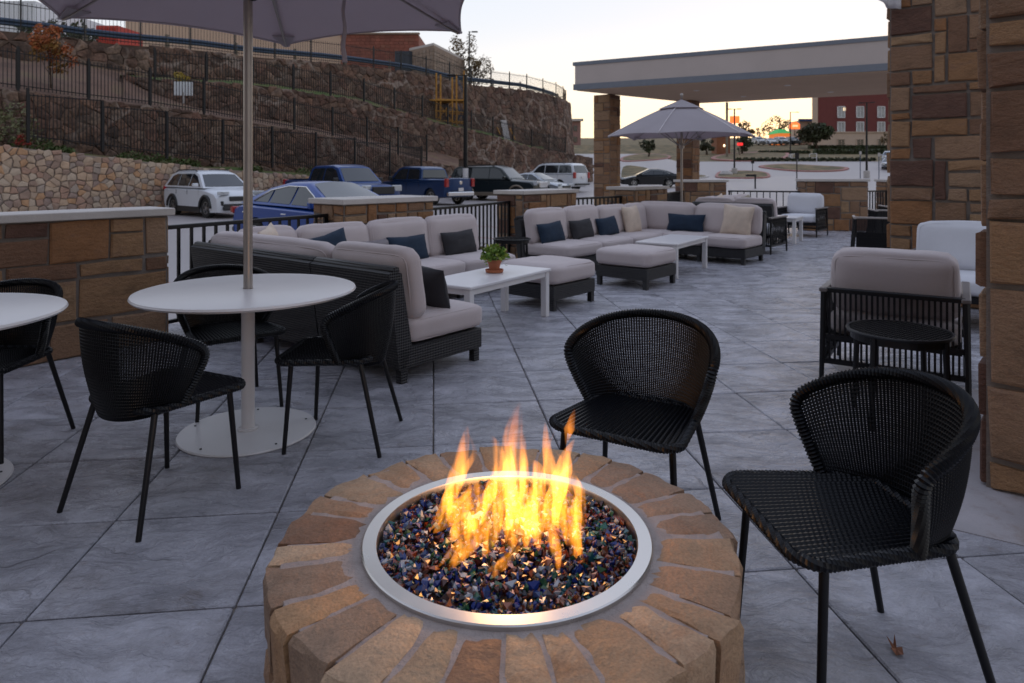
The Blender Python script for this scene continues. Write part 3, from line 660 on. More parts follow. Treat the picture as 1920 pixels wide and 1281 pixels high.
e3 = st3[-1]; last = e3[1]; zt3 = e3[3]
for (dx, dy) in ((1.9, 3.0), (3.0, 6.6), (3.2, 10.5), (1.6, 15), (-3, 22)): st3.append((0, V(last.x + dx, last.y + dy, 0), .8 if dy > 3 else 2.2, zt3 - .10 * dy * .3))
path_wall('rock_terrace', 'highest dark rock retaining wall with a rounded right end', st3, M_rough, M_roughmortar, .66, .42, 9, .014, .11, batter=.075, group='dark stone terrace walls up the slope')
# banks between the walls
def bank(name, A, B, m, label):
    mb = MB(); n = 24
    def s3(P, f):
        x = f * (len(P) - 1); k = min(int(x), len(P) - 2); return P[k].lerp(P[k + 1], x - k)
    for i in range(n * 3):
        f0, f1 = i / (n * 3), (i + 1) / (n * 3); q0, q1, r0, r1 = s3(A, f0), s3(A, f1), s3(B, f0), s3(B, f1)
        for j in range(4):
            g0, g1 = j / 4, (j + 1) / 4
            P = [q0.lerp(r0, g0), q1.lerp(r1, g0), q1.lerp(r1, g1), q0.lerp(r0, g1)]
            mb.face([p + Z * (.22 * pnoise(V(p.x, p.y, 0) * .5) * (1 if 0 < g else 0)) for p, g in zip(P, (g0, g0, g1, g1))])
    return mb.build(name, m, kind='structure', label=label)
def lvl(st, i, dz=0.0): return [V(p.x, p.y, z[i]) + Z * dz for p, z in [(q[1], (q[2], q[3])) for q in st]]
xs_ = [-160, -60, 40, 140, 240, 340, 440, 540, 600]
bank('fence_ledge', [V(*tuple(isect(x, -.1)[1])[:2], hat(interp(T0, x), isect(x, -.1)[1].y) - .04) for x in xs_], [V(*tuple(isect(x, 2.6)[1])[:2], hat(interp(T0, x), isect(x, 0)[1].y) + .1) for x in xs_], M_ledge, 'grassy ledge behind the fieldstone wall')
xs_ = [-200, -100, 0, 100, 170]
bank('slope', [V(*tuple(isect(x, 2.4)[1])[:2], hat(interp(T1, x), isect(x, 2.4)[1].y) - .05) for x in (-200, -100, 0, 100, 190, 250)], [V(*tuple(isect(x, 8.3)[1])[:2], hat(interp(B3, x), isect(x, 8.3)[1].y) + .1) for x in (-200, -100, 0, 100, 180, 235)], M_soil, 'bare brown soil slope below the highest wall')
xs_ = [232, 270, 330, 380, 480, 560, 640, 700, 760, 860]
bank('slope', [V(*tuple(isect(x, 2.4)[1])[:2], hat(interp(T1, x), isect(x, 2.4)[1].y) - .05) for x in xs_], [V(*tuple(isect(x, 5.7)[1])[:2], max(hat(interp(B2, x), isect(x, 5.7)[1].y), .0)) for x in xs_], M_soil, 'narrow grass and soil ledge above the lowest terrace wall')
xs_ = [225, 300, 360, 483, 587, 662, 722, 816, 880, 925, 985, 1020]
bank('slope', [V(*tuple(isect(x, 5.6)[1])[:2], hat(interp(T2, x), isect(x, 5.6)[1].y) - .03) for x in xs_], [V(*tuple(isect(x, 8.3)[1])[:2], hat(interp(T2, x) - 3, isect(x, 8.3)[1].y) + .05) for x in xs_], M_ledge, 'green grass ledge below the highest wall')
top3 = [V(q[1].x, q[1].y, 0) - V((q[1] - TP).x * 0, 0, 0) for q in st3]
bt = []
for k, q in enumerate(st3):
    a = st3[max(0, k - 1)][1]; b = st3[min(len(st3) - 1, k + 1)][1]; d = (b - a).normalized(); n_ = V(d.y, -d.x, 0)
    bt.append((V(q[1].x, q[1].y, 0) - n_ * (.075 * (q[3] - q[2]) + .02), n_, q[3]))
mb = MB()
for (p, n_, z), (p2, n2, z2) in zip(bt, bt[1:]):
    far0 = p - n_ * 3; far1 = p2 - n2 * 3; mb.face([p + Z * z, p2 + Z * z2, far1 + Z * (z2 + .05), far0 + Z * (z + .05)])
mb.build('upper_verge', M_ledge, kind='structure', label='grass verge on top of the highest wall')
mb = MB(); cen = V(-60, 120, 0)
for (p, n_, z), (p2, n2, z2) in zip(bt, bt[1:]):
    f0, f1 = p - n_ * 3, p2 - n2 * 3; mb.face([f0 + Z * (z + .05), f1 + Z * (z2 + .05), f1.lerp(cen, .6) + Z * 9, f0.lerp(cen, .6) + Z * 9])
mb.build('upper_road', M_asphalt, kind='structure', label='concrete drive on top of the retaining walls')
# fences on the terraces
def line_pts(o, T, x0, x1, step, dz=0.0, lift=0):
    s0, s1 = isect(x0, o)[0], isect(x1, o)[0]; n = max(1, round((s1 - s0) / step)); out = []
    for i in range(n + 1):
        p = TP - TN * o + TU * (s0 + (s1 - s0) * i / n); px = CX + F * p.x / p.y; out.append(V(p.x, p.y, hat(interp(T, px), p.y) + dz))
    return out
GF = 'black picket fences on the terraces'
fence('tall black picket fence stepping down behind the fieldstone wall', line_pts(.15, [(a, b - 9) for a, b in T0] + [(900, 345)], 52, 790, 2.4, .08), 1.65, GF, picket=.115)
fence('black picket fence on top of the lowest rock terrace', line_pts(2.6, T1, -120, 800, 2.4), 1.45, GF, picket=.13, stepdown=False)
fence('black picket fence along the middle terrace ledge', line_pts(5.8, T2, 290, 1060, 2.6), 1.3, GF, picket=.16, stepdown=False)
fp3 = []
for i in range(60):
    x = i / 59 * (len(bt) - 1.001); k = int(x); f = x - k; p = bt[k][0].lerp(bt[k + 1][0], f) - bt[k][1].lerp(bt[k + 1][1], f) * .35; fp3.append(V(p.x, p.y, bt[k][2] + (bt[k + 1][2] - bt[k][2]) * f))
def resample(P, step):   # even spacing along a polyline
    out = [P[0]]; acc = 0
    for a, b in zip(P, P[1:]):
        L_ = (b - a).length; s_ = step - acc
        while s_ < L_: out.append(a.lerp(b, s_ / L_)); s_ += step
        acc = (acc + L_) % step
    return out
fence('thin metal fence round the top of the highest wall', resample(fp3, 2.6), 1.35, GF, picket=.17, stepdown=False, pw=.016, postw=.06)
# guardrail
gp = []
for i in range(80):
    x = i / 79 * (len(bt) - 1.001); k = int(x); f = x - k; p = bt[k][0].lerp(bt[k + 1][0], f) - bt[k][1].lerp(bt[k + 1][1], f) * .95; gp.append(V(p.x, p.y, bt[k][2] + (bt[k + 1][2] - bt[k][2]) * f))
gp = resample(gp, 2.0)
gr = thing('guardrail', 'blue-grey steel guardrail on timber posts atop the highest wall', 'guardrail', gp[0])
mb = MB()
sec = [(0, .42), (.05, .47), (.05, .54), (0, .58), (.05, .63), (.05, .71), (0, .76), (-.03, .76), (-.03, .42)]
for i in range(len(gp) - 1):
    p, q_ = gp[i] - gp[0], gp[i + 1] - gp[0]; d_ = (q_ - p).normalized(); n_ = V(d_.y, -d_.x, 0)
    mb.prism([p + n_ * y + Z * z for y, z in sec], [q_ + n_ * y + Z * z for y, z in sec])
mb.build('rail', M_galv, gr)
pm = MB().box((0, 0, .42), (.16, .16, .9)).mesh('post', M_timberpost)
for p in gp[::2]: add('post', pm, gr, p - gp[0] + V(.0, .1, 0))
# ------------------------------------------------------------------ things on top of the walls
M_tan = mat('tan_wall', (.50, .36, .26), .9, var=.05, scale=.5)
M_redbrick = mat('red_brick', None, .85, tint=[(.22, .075, .05), (.26, .09, .06), (.19, .065, .045), (.24, .10, .065)], var=.15, scale=2)
M_greybrick = mat('pale_block', None, .85, tint=[(.26, .19, .14), (.31, .23, .17), (.22, .16, .12), (.28, .22, .17)], var=.15, scale=2)
M_white_wall = mat('white_wall', (.72, .74, .76), .6, var=.03)
M_blue = mat('blue_paint', (.03, .10, .30), .5, var=.1)
M_cont = mat('red_paint', (.45, .05, .03), .6, var=.1)
M_darkgate = mat('dark_gate', (.03, .04, .055), .5, var=.1)
def bbox(name, label, cat, px0, px1, ytop, d, depth, m, ybot=None, zb=None, back=hd(37), kindd=None, group=None):
    z1 = hat(ytop, d); z0 = zb if zb is not None else hat(ybot, d)
    a, b = atd(px0, d), atd(px1, d)
    t = thing(name, label, cat, (a.x, a.y, z0), 0, group)
    p = [V(0, 0, 0), V(b.x - a.x, b.y - a.y, 0)]; p += [p[1] + V(.2, depth, 0), p[0] + V(.2, depth, 0)]
    MB().prism(p[::-1], [q + Z * (z1 - z0) for q in p[::-1]]).build('wall', m, t)
    return t, z1 - z0, (b - a).length
t, h_, w_ = bbox('warehouse', 'white corrugated building at the far left above the walls', 'building', -260, 66, 2, 47, 10, M_white_wall, zb=7)
for i in range(60): MB().box((w_ * (i + .5) / 60, -.03, h_ / 2), (.05, .05, h_)).build('panel_rib', M_white_wall, t)
t, h_, w_ = bbox('shipping_container', 'red container under the umbrella edge, behind the guardrail', 'container', 180, 221, 48, 50, 3, M_cont, zb=7)
for i in range(9): MB().box((w_ * (i + .5) / 9, -.04, h_ / 2), (.08, .07, h_ * .94)).build('panel_rib', M_cont, t)
t, h_, w_ = bbox('store_building', 'long tan building behind the guardrail with a red brick right end', 'building', 235, 640, 20, 62, 14, M_tan, zb=8)
MB().box((w_ / 2, -.06, h_ - .5), (w_, .12, .4)).build('cornice', M_white_wall, t)
# brick end: courses of long brick panels
bx = MB(); rr = random.Random(3); wx0 = w_; a, b = atd(640, 62), atd(785, 62); bw = (b - a).length
zt_ = hat(65, 62) - 8
MB().box((w_ + bw / 2, 6, zt_ / 2), (bw, 12, zt_)).build('brick_wall', M_redbrick, t)
ny = int(zt_ / .3)
for j in range(ny):
    n = 16
    for i in range(n): bx.box((w_ + bw * (i + .5 + (j % 2) * .25 - .12) / n, -.02, (j + .5) * .3), (bw / n - .03, .05, .27), tint=rr.random() * .98 + .01)
bx.build('brick', M_redbrick, t, kind='stuff')
MB().box((w_ + bw / 2, -.05, zt_ + .08), (bw + .2, .3, .16)).build('parapet_cap', M_greybrick, t)
for px in (295, 430): MB().box(((px - 235) * 62 / F, -.06, 3.2), (.8, .08, 1.2)).build('wall_panel', M_white_wall, t)
t, h_, w_ = bbox('gate', 'dark slatted gate between the brick building and the block enclosure', 'gate', 740, 768, 96, 60, .12, M_darkgate, zb=8.6)
for i in range(6): MB().box((w_ * (i + .5) / 6, -.05, h_ / 2), (w_ / 6 - .03, .06, h_)).build('slat', M_darkgate, t)
# block enclosure with two visible faces
C = atd(813, 58, 8.2); t = thing('block_enclosure', 'stone block dumpster enclosure on top of the highest wall', 'enclosure', C)
L_ = atd(768, 60.5) - atd(813, 58); R_ = atd(871, 66) - atd(813, 58); zt_ = hat(85, 58) - 8.2
MB().prism([V(0, 0, 0), R_, R_ + L_, L_], [q + Z * zt_ for q in (V(0, 0, 0), R_, R_ + L_, L_)]).build('wall', M_greybrick, t)
bx = MB()
for D_, nx in ((L_, 7), (R_, 13)):
    dn = D_.normalized(); R = Rdir(dn); nn = V(dn.y, -dn.x, 0); nn = nn if nn.dot(V(0, -1, 0)) > 0 else -nn
    for j in range(int(zt_ / .3)):
        for i in range(nx):
            bx.box(D_ * ((i + .5) / nx) + nn * .03 + Z * (j + .5) * .3, (D_.length / nx - .05, .06, .27), R, tint=rr.random() * .98 + .01)
bx.build('stone_block', M_greybrick, t, kind='stuff')
MB().prism([q * 1.02 + Z * zt_ for q in (V(0, 0, 0), R_, R_ + L_, L_)], [q * 1.02 + Z * (zt_ + .2) for q in (V(0, 0, 0), R_, R_ + L_, L_)]).build('coping', M_cap, t)
# a second, farther reddish building past the rounded wall end
t, h_, w_ = bbox('distant_building', 'small reddish building just visible past the rounded wall end', 'building', 1066, 1089, 227, 150, 10, mat('pink_brick', (.30, .17, .15), .9, var=.1), zb=4)
MB().box((w_ / 2, -.2, h_ + .2), (w_ + 1, 1, .5)).build('cornice', M_cap, t)
for k in range(3): MB().box((w_ - 1.2, -.08, h_ - 1.6 - k * 2.4), (.8, .1, 1.2)).build('window', M_glass, t)

# lamp posts
def lamp(label, base, h, arms, head=.55, group='lamp posts of the parking lots', rad=.07, basec=True, m=None):
    m = m or M_black; t = thing('lamp_post', label, 'lamp post', base, 0, group)
    MB().tube([(0, 0, 0), (0, 0, h * .5), (0, 0, h)], [rad * 1.15, rad, rad * .8], 8).build('pole', m, t, smooth=True, sharp=40)
    if basec: MB().lathe([(.0, .0), (.32, 0), (.32, .75), (.27, .8), (0, .8)], 16).build('concrete_base', M_kerb, t, smooth=True, sharp=30)
    for a in arms:
        d = hd(a); mb = MB().box(d * head * .35 + Z * (h - .05), (head * .7, .05, .05), Rdir(d)); mb.build('arm', m, t)
        MB().box(d * (head * .7 + .2) + Z * (h - .04), (.5, .26, .09), Rdir(d), bev=.02).build('lamp_head', m, t)
    return t
lamp('tall single-headed lamp post rising above the highest wall', atd(880, 60, 8.4), hat(59, 60) - 8.4, (90,), head=.4, basec=False)
lp = lamp('dark lamp post with a short left arm among the parked trucks', atd(873, 40, -.2), hat(140, 40) + .2, (-90,), head=.9, rad=.12, basec=False)
MB().tube([(0, 0, .9), (0, 0, 1.8)], .17, 10).build('white_sleeve', M_white, lp, smooth=True, sharp=40)
lamp('lamp post with two heads in front of the red brick hotel', gat(1625, 334), hat(192, gat(1625, 334).y) - gh(gat(1625, 334).y), (-60, 120), head=.5, rad=.11)
lamp('lamp post with two heads on the island right of the open umbrella', gat(1377, 328), hat(204, gat(1377, 328).y) - gh(gat(1377, 328).y), (-80, 100), head=.5, rad=.1)
lamp('thin distant lamp post behind the long grass island', gat(1482, 300), hat(210, gat(1482, 300).y) - gh(gat(1482, 300).y), (90,), head=1.2, rad=.09)

# scaffold
sb = isect(838, 7.0)[1]; zb_ = hat(232, sb.y)
M_yel = mat('yellow_scaffold', (.42, .20, .03), .6, var=.2)
t = thing('scaffold', 'rusty yellow scaffold tower standing against the rock wall', 'scaffold', (sb.x, sb.y, zb_))
def fr_(px, py, dd=0): p = atd(px, sb.y + dd, hat(py, sb.y)); return p - V(sb.x, sb.y, zb_)
for dd in (0, 1.6):
    for px, y0, y1 in ((818, 222, 137), (826, 226, 140), (848, 232, 145), (856, 236, 140), (870, 230, 133)):
        MB().bar(fr_(px, y0, dd), fr_(px, y1, dd), .065, 6).build('upright', M_yel, t)
    for y in (188, 210, 228): MB().bar(fr_(816, y - 2, dd), fr_(871, y + 1, dd), .05, 6).build('crossbar', M_yel, t)
    for (x0, y0, x1, y1) in ((818, 190, 848, 228), (848, 190, 818, 226), (856, 190, 871, 226), (856, 228, 871, 200), (856, 145, 871, 175)):
        MB().bar(fr_(x0, y0, dd), fr_(x1, y1, dd), .03, 5).build('brace', M_yel if x0 < 850 else M_galv, t)
MB().box(fr_(840, 188, .8), (2.6, 1.8, .1)).build('deck_plank', M_yel, t)
# props leaning on the lower right of the wall
def leaner(name, label, cat, px0, y0, px1, y1, o, wdt, thick, m):
    p = isect((px0 + px1) / 2, o)[1]; a = atd(px0, p.y, hat(y0, p.y)); b = atd(px1, p.y + .8, hat(y1, p.y))
    d = (b - a); t_ = thing(name, label, cat, a); n_ = d.normalized(); s_ = V(1, .3, 0).normalized()
    return t_, d, s_
t, d, s_ = leaner('ladder', 'pale board leaning on the rock wall right of the scaffold', 'board', 951, 262, 944, 224, 7.4, .5, .05, M_white)
MB().prism([s_ * -.25, s_ * .25, s_ * .25 + d, s_ * -.25 + d], [q + V(0, .06, 0) for q in (s_ * -.25, s_ * .25, s_ * .25 + d, s_ * -.25 + d)]).build('board', M_kerb, t); t.name = 'leaning_board'
for (a_, b_, lb) in (((938, 252), (932, 238), 'left short yellow prop leaning beside the pale board'), ((966, 262), (956, 240), 'right short yellow prop leaning beside the pale board')):
    t, d, s_ = leaner('prop', lb, 'prop', *a_, *b_, 7.2, .1, .1, M_yel); MB().bar((0, 0, 0), d, .06, 5).build('pole', M_yel, t)
t, d, s_ = leaner('timber_beam', 'dark timber beam leaning on the rounded rock wall', 'beam', 998, 272, 1019, 244, 7.2, .3, .3, M_timberpost)
MB().tube([(0, 0, 0), d], .24, 4).build('beam', mat('dark_timber', (.09, .055, .035), .9, var=.3), t)
p = isect(344, 3.2)[1]; t = thing('notice_board', 'small pale board behind the fence below the yellow bush', 'board', atd(344, p.y, hat(192, p.y)))
MB().box((0, 0, .62), (.78, .05, .62), Rz(.2)).build('panel', M_white_wall, t); MB().box((0, 0, .2), (.06, .06, .5)).build('post', M_kerb, t)

# ------------------------------------------------------------------ trees and plants
def leaf_mat(name, cols, rough=.75): return mat(name, None, rough, tint=cols, var=.2, scale=3)
def tree(label, base, h, cr, seed, m, trunk_m, nl=900, ls=.16, shape=(1, 1, 1), bare=.25, trunk=.06, group=None, name='tree', cat='tree', clumps=16, limbs=7):
    rr = random.Random(seed); t = thing(name, label, cat, base, 0, group)
    tk = MB(); p = V(0, 0, 0); path = [p]
    for i in range(5): p = p + V(rr.uniform(-.03, .03) * h, rr.uniform(-.03, .03) * h, h * .62 / 5); path.append(p)
    tk.tube(path, [trunk * h * (1 - .14 * i) for i in range(6)], 7)
    cl = []
    for i in range(limbs):
        a = rr.uniform(0, 6.28); s_ = path[rr.randint(2, 5)]; e_ = V(math.cos(a) * cr * shape[0] * rr.uniform(.4, .9), math.sin(a) * cr * shape[1] * rr.uniform(.4, .9), h * rr.uniform(.5, .95))
        mid = s_.lerp(e_, .5) + V(0, 0, -.04 * h); tk.tube([s_, mid, e_], [trunk * h * .4, trunk * h * .25, trunk * h * .08], 5)
    tk.build('trunk', trunk_m, t, smooth=True)
    cz = h * (1 - .5 * (1 - bare)); ch = h * (1 - bare) / 2
    for i in range(clumps):
        while True:
            q = V(rr.uniform(-1, 1), rr.uniform(-1, 1), rr.uniform(-1, 1))
            if q.length < 1 : break
        cl.append((V(q.x * cr * shape[0], q.y * cr * shape[1], cz + q.z * ch * .85), rr.uniform(.22, .42) * cr, rr.random()))
    mb = MB()
    for i in range(nl):
        c, r_, tn = rr.choice(cl)
        while True:
            q = V(rr.uniform(-1, 1), rr.uniform(-1, 1), rr.uniform(-1, 1))
            if .2 < q.length < 1: break
        c = c + q * r_; n_ = V(rr.gauss(0, 1), rr.gauss(0, 1), rr.gauss(0, 1)).normalized(); u = n_.orthogonal().normalized(); v_ = n_.cross(u); s_ = ls * rr.uniform(.6, 1.4)
        mb.face([c - u * s_, c - v_ * s_ * .5, c + u * s_, c + v_ * s_ * .5], min(.98, max(.02, tn * .6 + rr.random() * .4)))
    mb.build('crown', m, t)
    return t
M_bark = mat('bark', (.075, .05, .035), .95, var=.3, scale=4)
L_or = leaf_mat('orange_leaves', [(.30, .10, .025), (.38, .10, .03), (.24, .13, .03), (.18, .10, .02)])
L_dk = leaf_mat('dark_leaves', [(.025, .04, .015), (.045, .06, .02), (.035, .03, .015), (.06, .07, .03)])
L_gr = leaf_mat('green_leaves', [(.06, .10, .025), (.09, .13, .03), (.05, .08, .02), (.12, .13, .04)])
L_br = leaf_mat('brown_leaves', [(.14, .08, .035), (.10, .07, .03), (.17, .11, .04), (.07, .05, .02)])
L_yl = leaf_mat('yellow_leaves', [(.36, .24, .03), (.28, .22, .03), (.42, .28, .04)])
pt = isect(97, 3.4)[1]
tree('orange-leaved young tree on the brown slope, left', atd(97, pt.y, hat(172, pt.y)), hat(45, pt.y) - hat(172, pt.y), .78, 3, L_or, M_bark, 1500, .075, bare=.25, trunk=.018, clumps=22)
pt = isect(338, 3.6)[1]
tree('small yellow bush growing above the pale notice board', atd(338, pt.y, hat(172, pt.y)), .95, .35, 5, L_yl, M_bark, 420, .05, bare=.3, trunk=.03, name='bush', cat='bush')
tree('loose brownish tree beside the tall lamp post on the upper road', atd(868, 66, 8.2), hat(52, 66) - 8.2, 1.7, 8, L_br, M_bark, 1500, .11, bare=.2, trunk=.02, clumps=26, shape=(1, 1, 1))
tree('shorter loose tree right of the tall lamp post on the upper road', atd(893, 66, 8.0), hat(92, 66) - 8.0, 1.5, 9, L_br, M_bark, 1000, .11, bare=.15, trunk=.025, clumps=20)
for i, (px, yt, lb) in enumerate(((88, 30, 'dark leafy tree behind the orange tree on the upper road'), (150, 26, 'dark leafy tree beside the red container on the upper road'))):
    tree(lb, atd(px, 44, 7.6), hat(yt, 44) - 7.6, 1.6, 11 + i, L_dk, M_bark, 900, .14, bare=.1, trunk=.03)
def gt(px, py): return gat(px, py)
def ptree(label, px, pyb, pyt, crpx, seed, m, nl=700, ls=.2, **k):
    b = gat(px, pyb); tree(label, b, hat(pyt, b.y) - b.z, crpx * b.y / F, seed, m, M_bark, nl, ls, **k)
ptree('dark round evergreen tree in front of the brick hotel', 1531, 279, 228, 29, 21, L_dk, 2600, .34, bare=.14, clumps=30)
ptree('backlit bronze tree left of the green roofed restaurant', 1460, 268, 218, 26, 22, L_br, 1500, .28, bare=.12, clumps=20)
ptree('small dark tree beyond the left canopy column', 1216, 296, 258, 15, 23, L_dk, 700, .2, bare=.2)
ptree('dark tree left of the small brick building', 1325, 290, 256, 15, 24, L_dk, 700, .22, bare=.1)
ptree('dark tree right of the small brick building, under the umbrella rim', 1392, 290, 250, 17, 25, L_dk, 700, .22, bare=.1)
ptree('bronze tree behind the orange pole sign', 1399, 272, 222, 15, 26, L_br, 700, .25, bare=.1)
ptree('bare reddish tree against the pale base of the hotel', 1664, 280, 246, 12, 27, L_br, 200, .2, bare=.2)
ptree('low backlit bronze tree above the parked white cars', 1425, 266, 238, 12, 28, L_br, 500, .3, bare=.1)
# row of small round shrubs and two hedges
def shrub(label, base, r_, seed, m, nl=160, name='shrub', ls=.08, group=None, sx=1, sz=.9):
    rr = random.Random(seed); mb = MB()
    for i in range(nl):
        q = V(rr.gauss(0, 1), rr.gauss(0, 1), rr.gauss(0, 1)).normalized() * rr.uniform(.55, 1.05) * r_; c = V(q.x * sx, q.y, abs(q.z) * sz + r_ * .1)
        n_ = V(rr.gauss(0, 1), rr.gauss(0, 1), rr.gauss(0, 1)).normalized(); u = n_.orthogonal().normalized(); v_ = n_.cross(u); s_ = ls * rr.uniform(.6, 1.4)
        mb.face([c - u * s_, c - v_ * s_ * .6, c + u * s_, c + v_ * s_ * .6], rr.random() * .96 + .02)
    o = mb.build(name, m, label=label, cat='shrub', group=group, loc=base); return o
proto = None; ORD = 'first second third fourth fifth sixth seventh eighth ninth tenth eleventh twelfth thirteenth fourteenth fifteenth sixteenth seventeenth eighteenth nineteenth twentieth'.split()
for i in range(20):
    b = gat(1385 + i * 13.2, 302.6)
    if proto is None: proto = shrub('small dark round shrub, leftmost in the row edging the far lot', b, .55, 60, L_dk, 120, 'shrub', .16, 'row of small round shrubs')
    else:
        c = proto.copy(); COL.objects.link(c); c.location = b; c.rotation_euler = (0, 0, i); c['label'] = 'small dark round shrub, %s from left in the row edging the far lot' % ORD[i]
def hedge(label, px0, px1, yb, yt, dpt, seed):
    b0, b1 = gat(px0, yb), gat(px1, yb); d = b0.y; h = hat(yt, d) - b0.z; rr = random.Random(seed); mb = MB(); L_ = b1.x - b0.x
    mb.box((L_ / 2, dpt / 2, h / 2 - .1), (L_, dpt * .8, h * .85), tint=.3)
    for i in range(int(L_ * 45)):
        c = V(rr.uniform(0, L_), rr.choice((0, rr.uniform(0, dpt))), 0); c.z = rr.uniform(.1, h) if c.y == 0 else h * rr.uniform(.9, 1.02)
        n_ = V(rr.gauss(0, 1), rr.gauss(0, 1), rr.gauss(0, 1)).normalized(); u = n_.orthogonal().normalized(); v_ = n_.cross(u); s_ = .2 * rr.uniform(.6, 1.4)
        mb.face([c - u * s_, c - v_ * s_ * .6, c + u * s_, c + v_ * s_ * .6], rr.random() * .96 + .02)
    mb.build('hedge', L_dk, label=label, cat='hedge', loc=b0)
hedge('long dark clipped hedge below the hotel wall', 1530, 1720, 289, 280, 1.5, 71)
hedge('upper dark hedge directly under the pale hotel base', 1520, 1720, 279, 273, 1.5, 72)
hedge('low dark hedge behind the long grass island', 1425, 1520, 288, 283, 1.5, 73)

# ------------------------------------------------------------------ brick hotel, right background
M_hb = mat('hotel_brick', (.16, .045, .042), .9, var=.08, scale=1.2)
M_hc = mat('hotel_cream', (.50, .39, .31), .9, var=.05, scale=1)
D = 170; a0, a1 = atd(1523, D), atd(1740, D); zb_ = gh(D); t = thing('hotel_building', 'red brick hotel with white windows and a cream ground floor', 'building', (a0.x, D, zb_))
W = a1.x - a0.x; zt_ = hat(172, D) - zb_; zc = hat(248, D) - zb_
MB().prism([V(0, 0, 0), V(W, 0, 0), V(W + 9, 16, 0), V(9, 16, 0)][::-1], [V(0, 0, zc), V(W, 0, zc), V(W + 9, 16, zc), V(9, 16, zc)][::-1]).build('ground_floor_wall', M_hc, t)
MB().prism([V(.05, .05, zc), V(W, .05, zc), V(W + 9, 16, zc), V(9, 16, zc)][::-1], [V(.05, .05, zt_), V(W, .05, zt_), V(W + 9, 16, zt_), V(9, 16, zt_)][::-1]).build('brick_wall', M_hb, t)
MB().box((.6, -.12, zt_ / 2), (1.3, .3, zt_)).build('corner_strip', M_hc, t)
MB().box((W / 2, -.1, zc), (W, .3, .25)).build('string_course', M_hc, t)
MB().box((W / 2, .4, zt_ + .3), (W + .3, 1.2, .6)).build('parapet', M_hc, t)
M_wlit = mat('window_glass_pale', (.30, .32, .34), .1, var=.3, scale=.6, coat=.5)
M_wlamp = mat('window_lit', (.5, .4, .3), .3, emit=(1, .75, .45), estr=.8)
for ix, px in enumerate((1577, 1612.5, 1652, 1690)):
    for iy, (yt, yb) in enumerate(((200, 220.5), (229, 248), (261, 274.5))):
        x = atd(px, D).x - a0.x; z0, z1 = hat(yb, D) - zb_, hat(yt, D) - zb_
        f = MB(); ww = 1.75
        for (cx_, cz_, sx_, sz_) in ((x - ww / 2, (z0 + z1) / 2, .16, z1 - z0), (x + ww / 2, (z0 + z1) / 2, .16, z1 - z0), (x, z0, ww + .16, .16), (x, z1, ww + .16, .16), (x, (z0 + z1) / 2, .08, z1 - z0)):
            f.box((cx_, -.06, cz_), (sx_, .2, sz_))
        fo = f.build('window', M_white_wall if iy < 2 else M_hc, t)
        MB().box((x, -.012, (z0 + z1) / 2), (ww - .1, .05, z1 - z0 - .1)).build('pane', (M_wlit if iy < 2 else M_glass), fo)
MB().box((atd(1583, D).x - a0.x, -.08, hat(205, D) - zb_), (.6, .05, .8)).build('lit_blind', M_wlamp, t)
# neighbours on the ridge
t, h_, w_ = bbox('shop_building', 'small pale building with a blue roof edge left of the hotel', 'building', 1499, 1527, 226, 190, 8, M_hc, zb=9)
MB().box((w_ / 2, -.2, h_ + .1), (w_ + .6, 1, .6)).build('roof_edge', M_blue, t)
for k in range(3): MB().box((w_ * (.2 + .3 * k), -.1, h_ * .5), (.7, .15, 1.2)).build('window', M_glass, t)
b = gat(1356, 289); t, h_, w_ = bbox('brick_building', 'small brick building with a lit wall lamp under the umbrella rim', 'building', 1344, 1369, 254, b.y, 4, mat('orange_brick', (.25, .10, .05), .9, var=.15, scale=3), zb=b.z)
MB().box((w_ / 2, 2, h_ + .1), (w_ + .5, 4.6, .25)).build('roof', M_band, t)
MB().lathe([(0, -.2), (.12, -.15), (.14, 0), (.1, .18), (0, .2)], 10, (w_ * .55, -.1, h_ * .45)).build('wall_lamp', mat('lamp_glow', (.9, .8, .6), .4, emit=(1, .8, .5), estr=3), t)
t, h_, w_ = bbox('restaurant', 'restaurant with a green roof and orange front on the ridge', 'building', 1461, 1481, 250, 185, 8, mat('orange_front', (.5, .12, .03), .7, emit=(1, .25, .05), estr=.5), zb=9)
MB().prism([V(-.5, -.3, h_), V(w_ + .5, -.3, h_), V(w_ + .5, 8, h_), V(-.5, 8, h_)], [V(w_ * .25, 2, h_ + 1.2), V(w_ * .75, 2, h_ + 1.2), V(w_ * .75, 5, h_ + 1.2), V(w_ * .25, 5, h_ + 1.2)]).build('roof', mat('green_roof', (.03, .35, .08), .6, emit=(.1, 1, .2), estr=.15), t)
for k in range(3): MB().box((w_ * (.2 + .3 * k), -.1, h_ * .45), (.5, .12, 1.1)).build('window', M_wlamp, t)
M_sign = mat('lit_orange_sign', (.7, .12, .03), .5, emit=(1, .16, .03), estr=1.3)
M_sign2 = mat('lit_red_sign', (.6, .03, .03), .5, emit=(1, .03, .03), estr=.9)
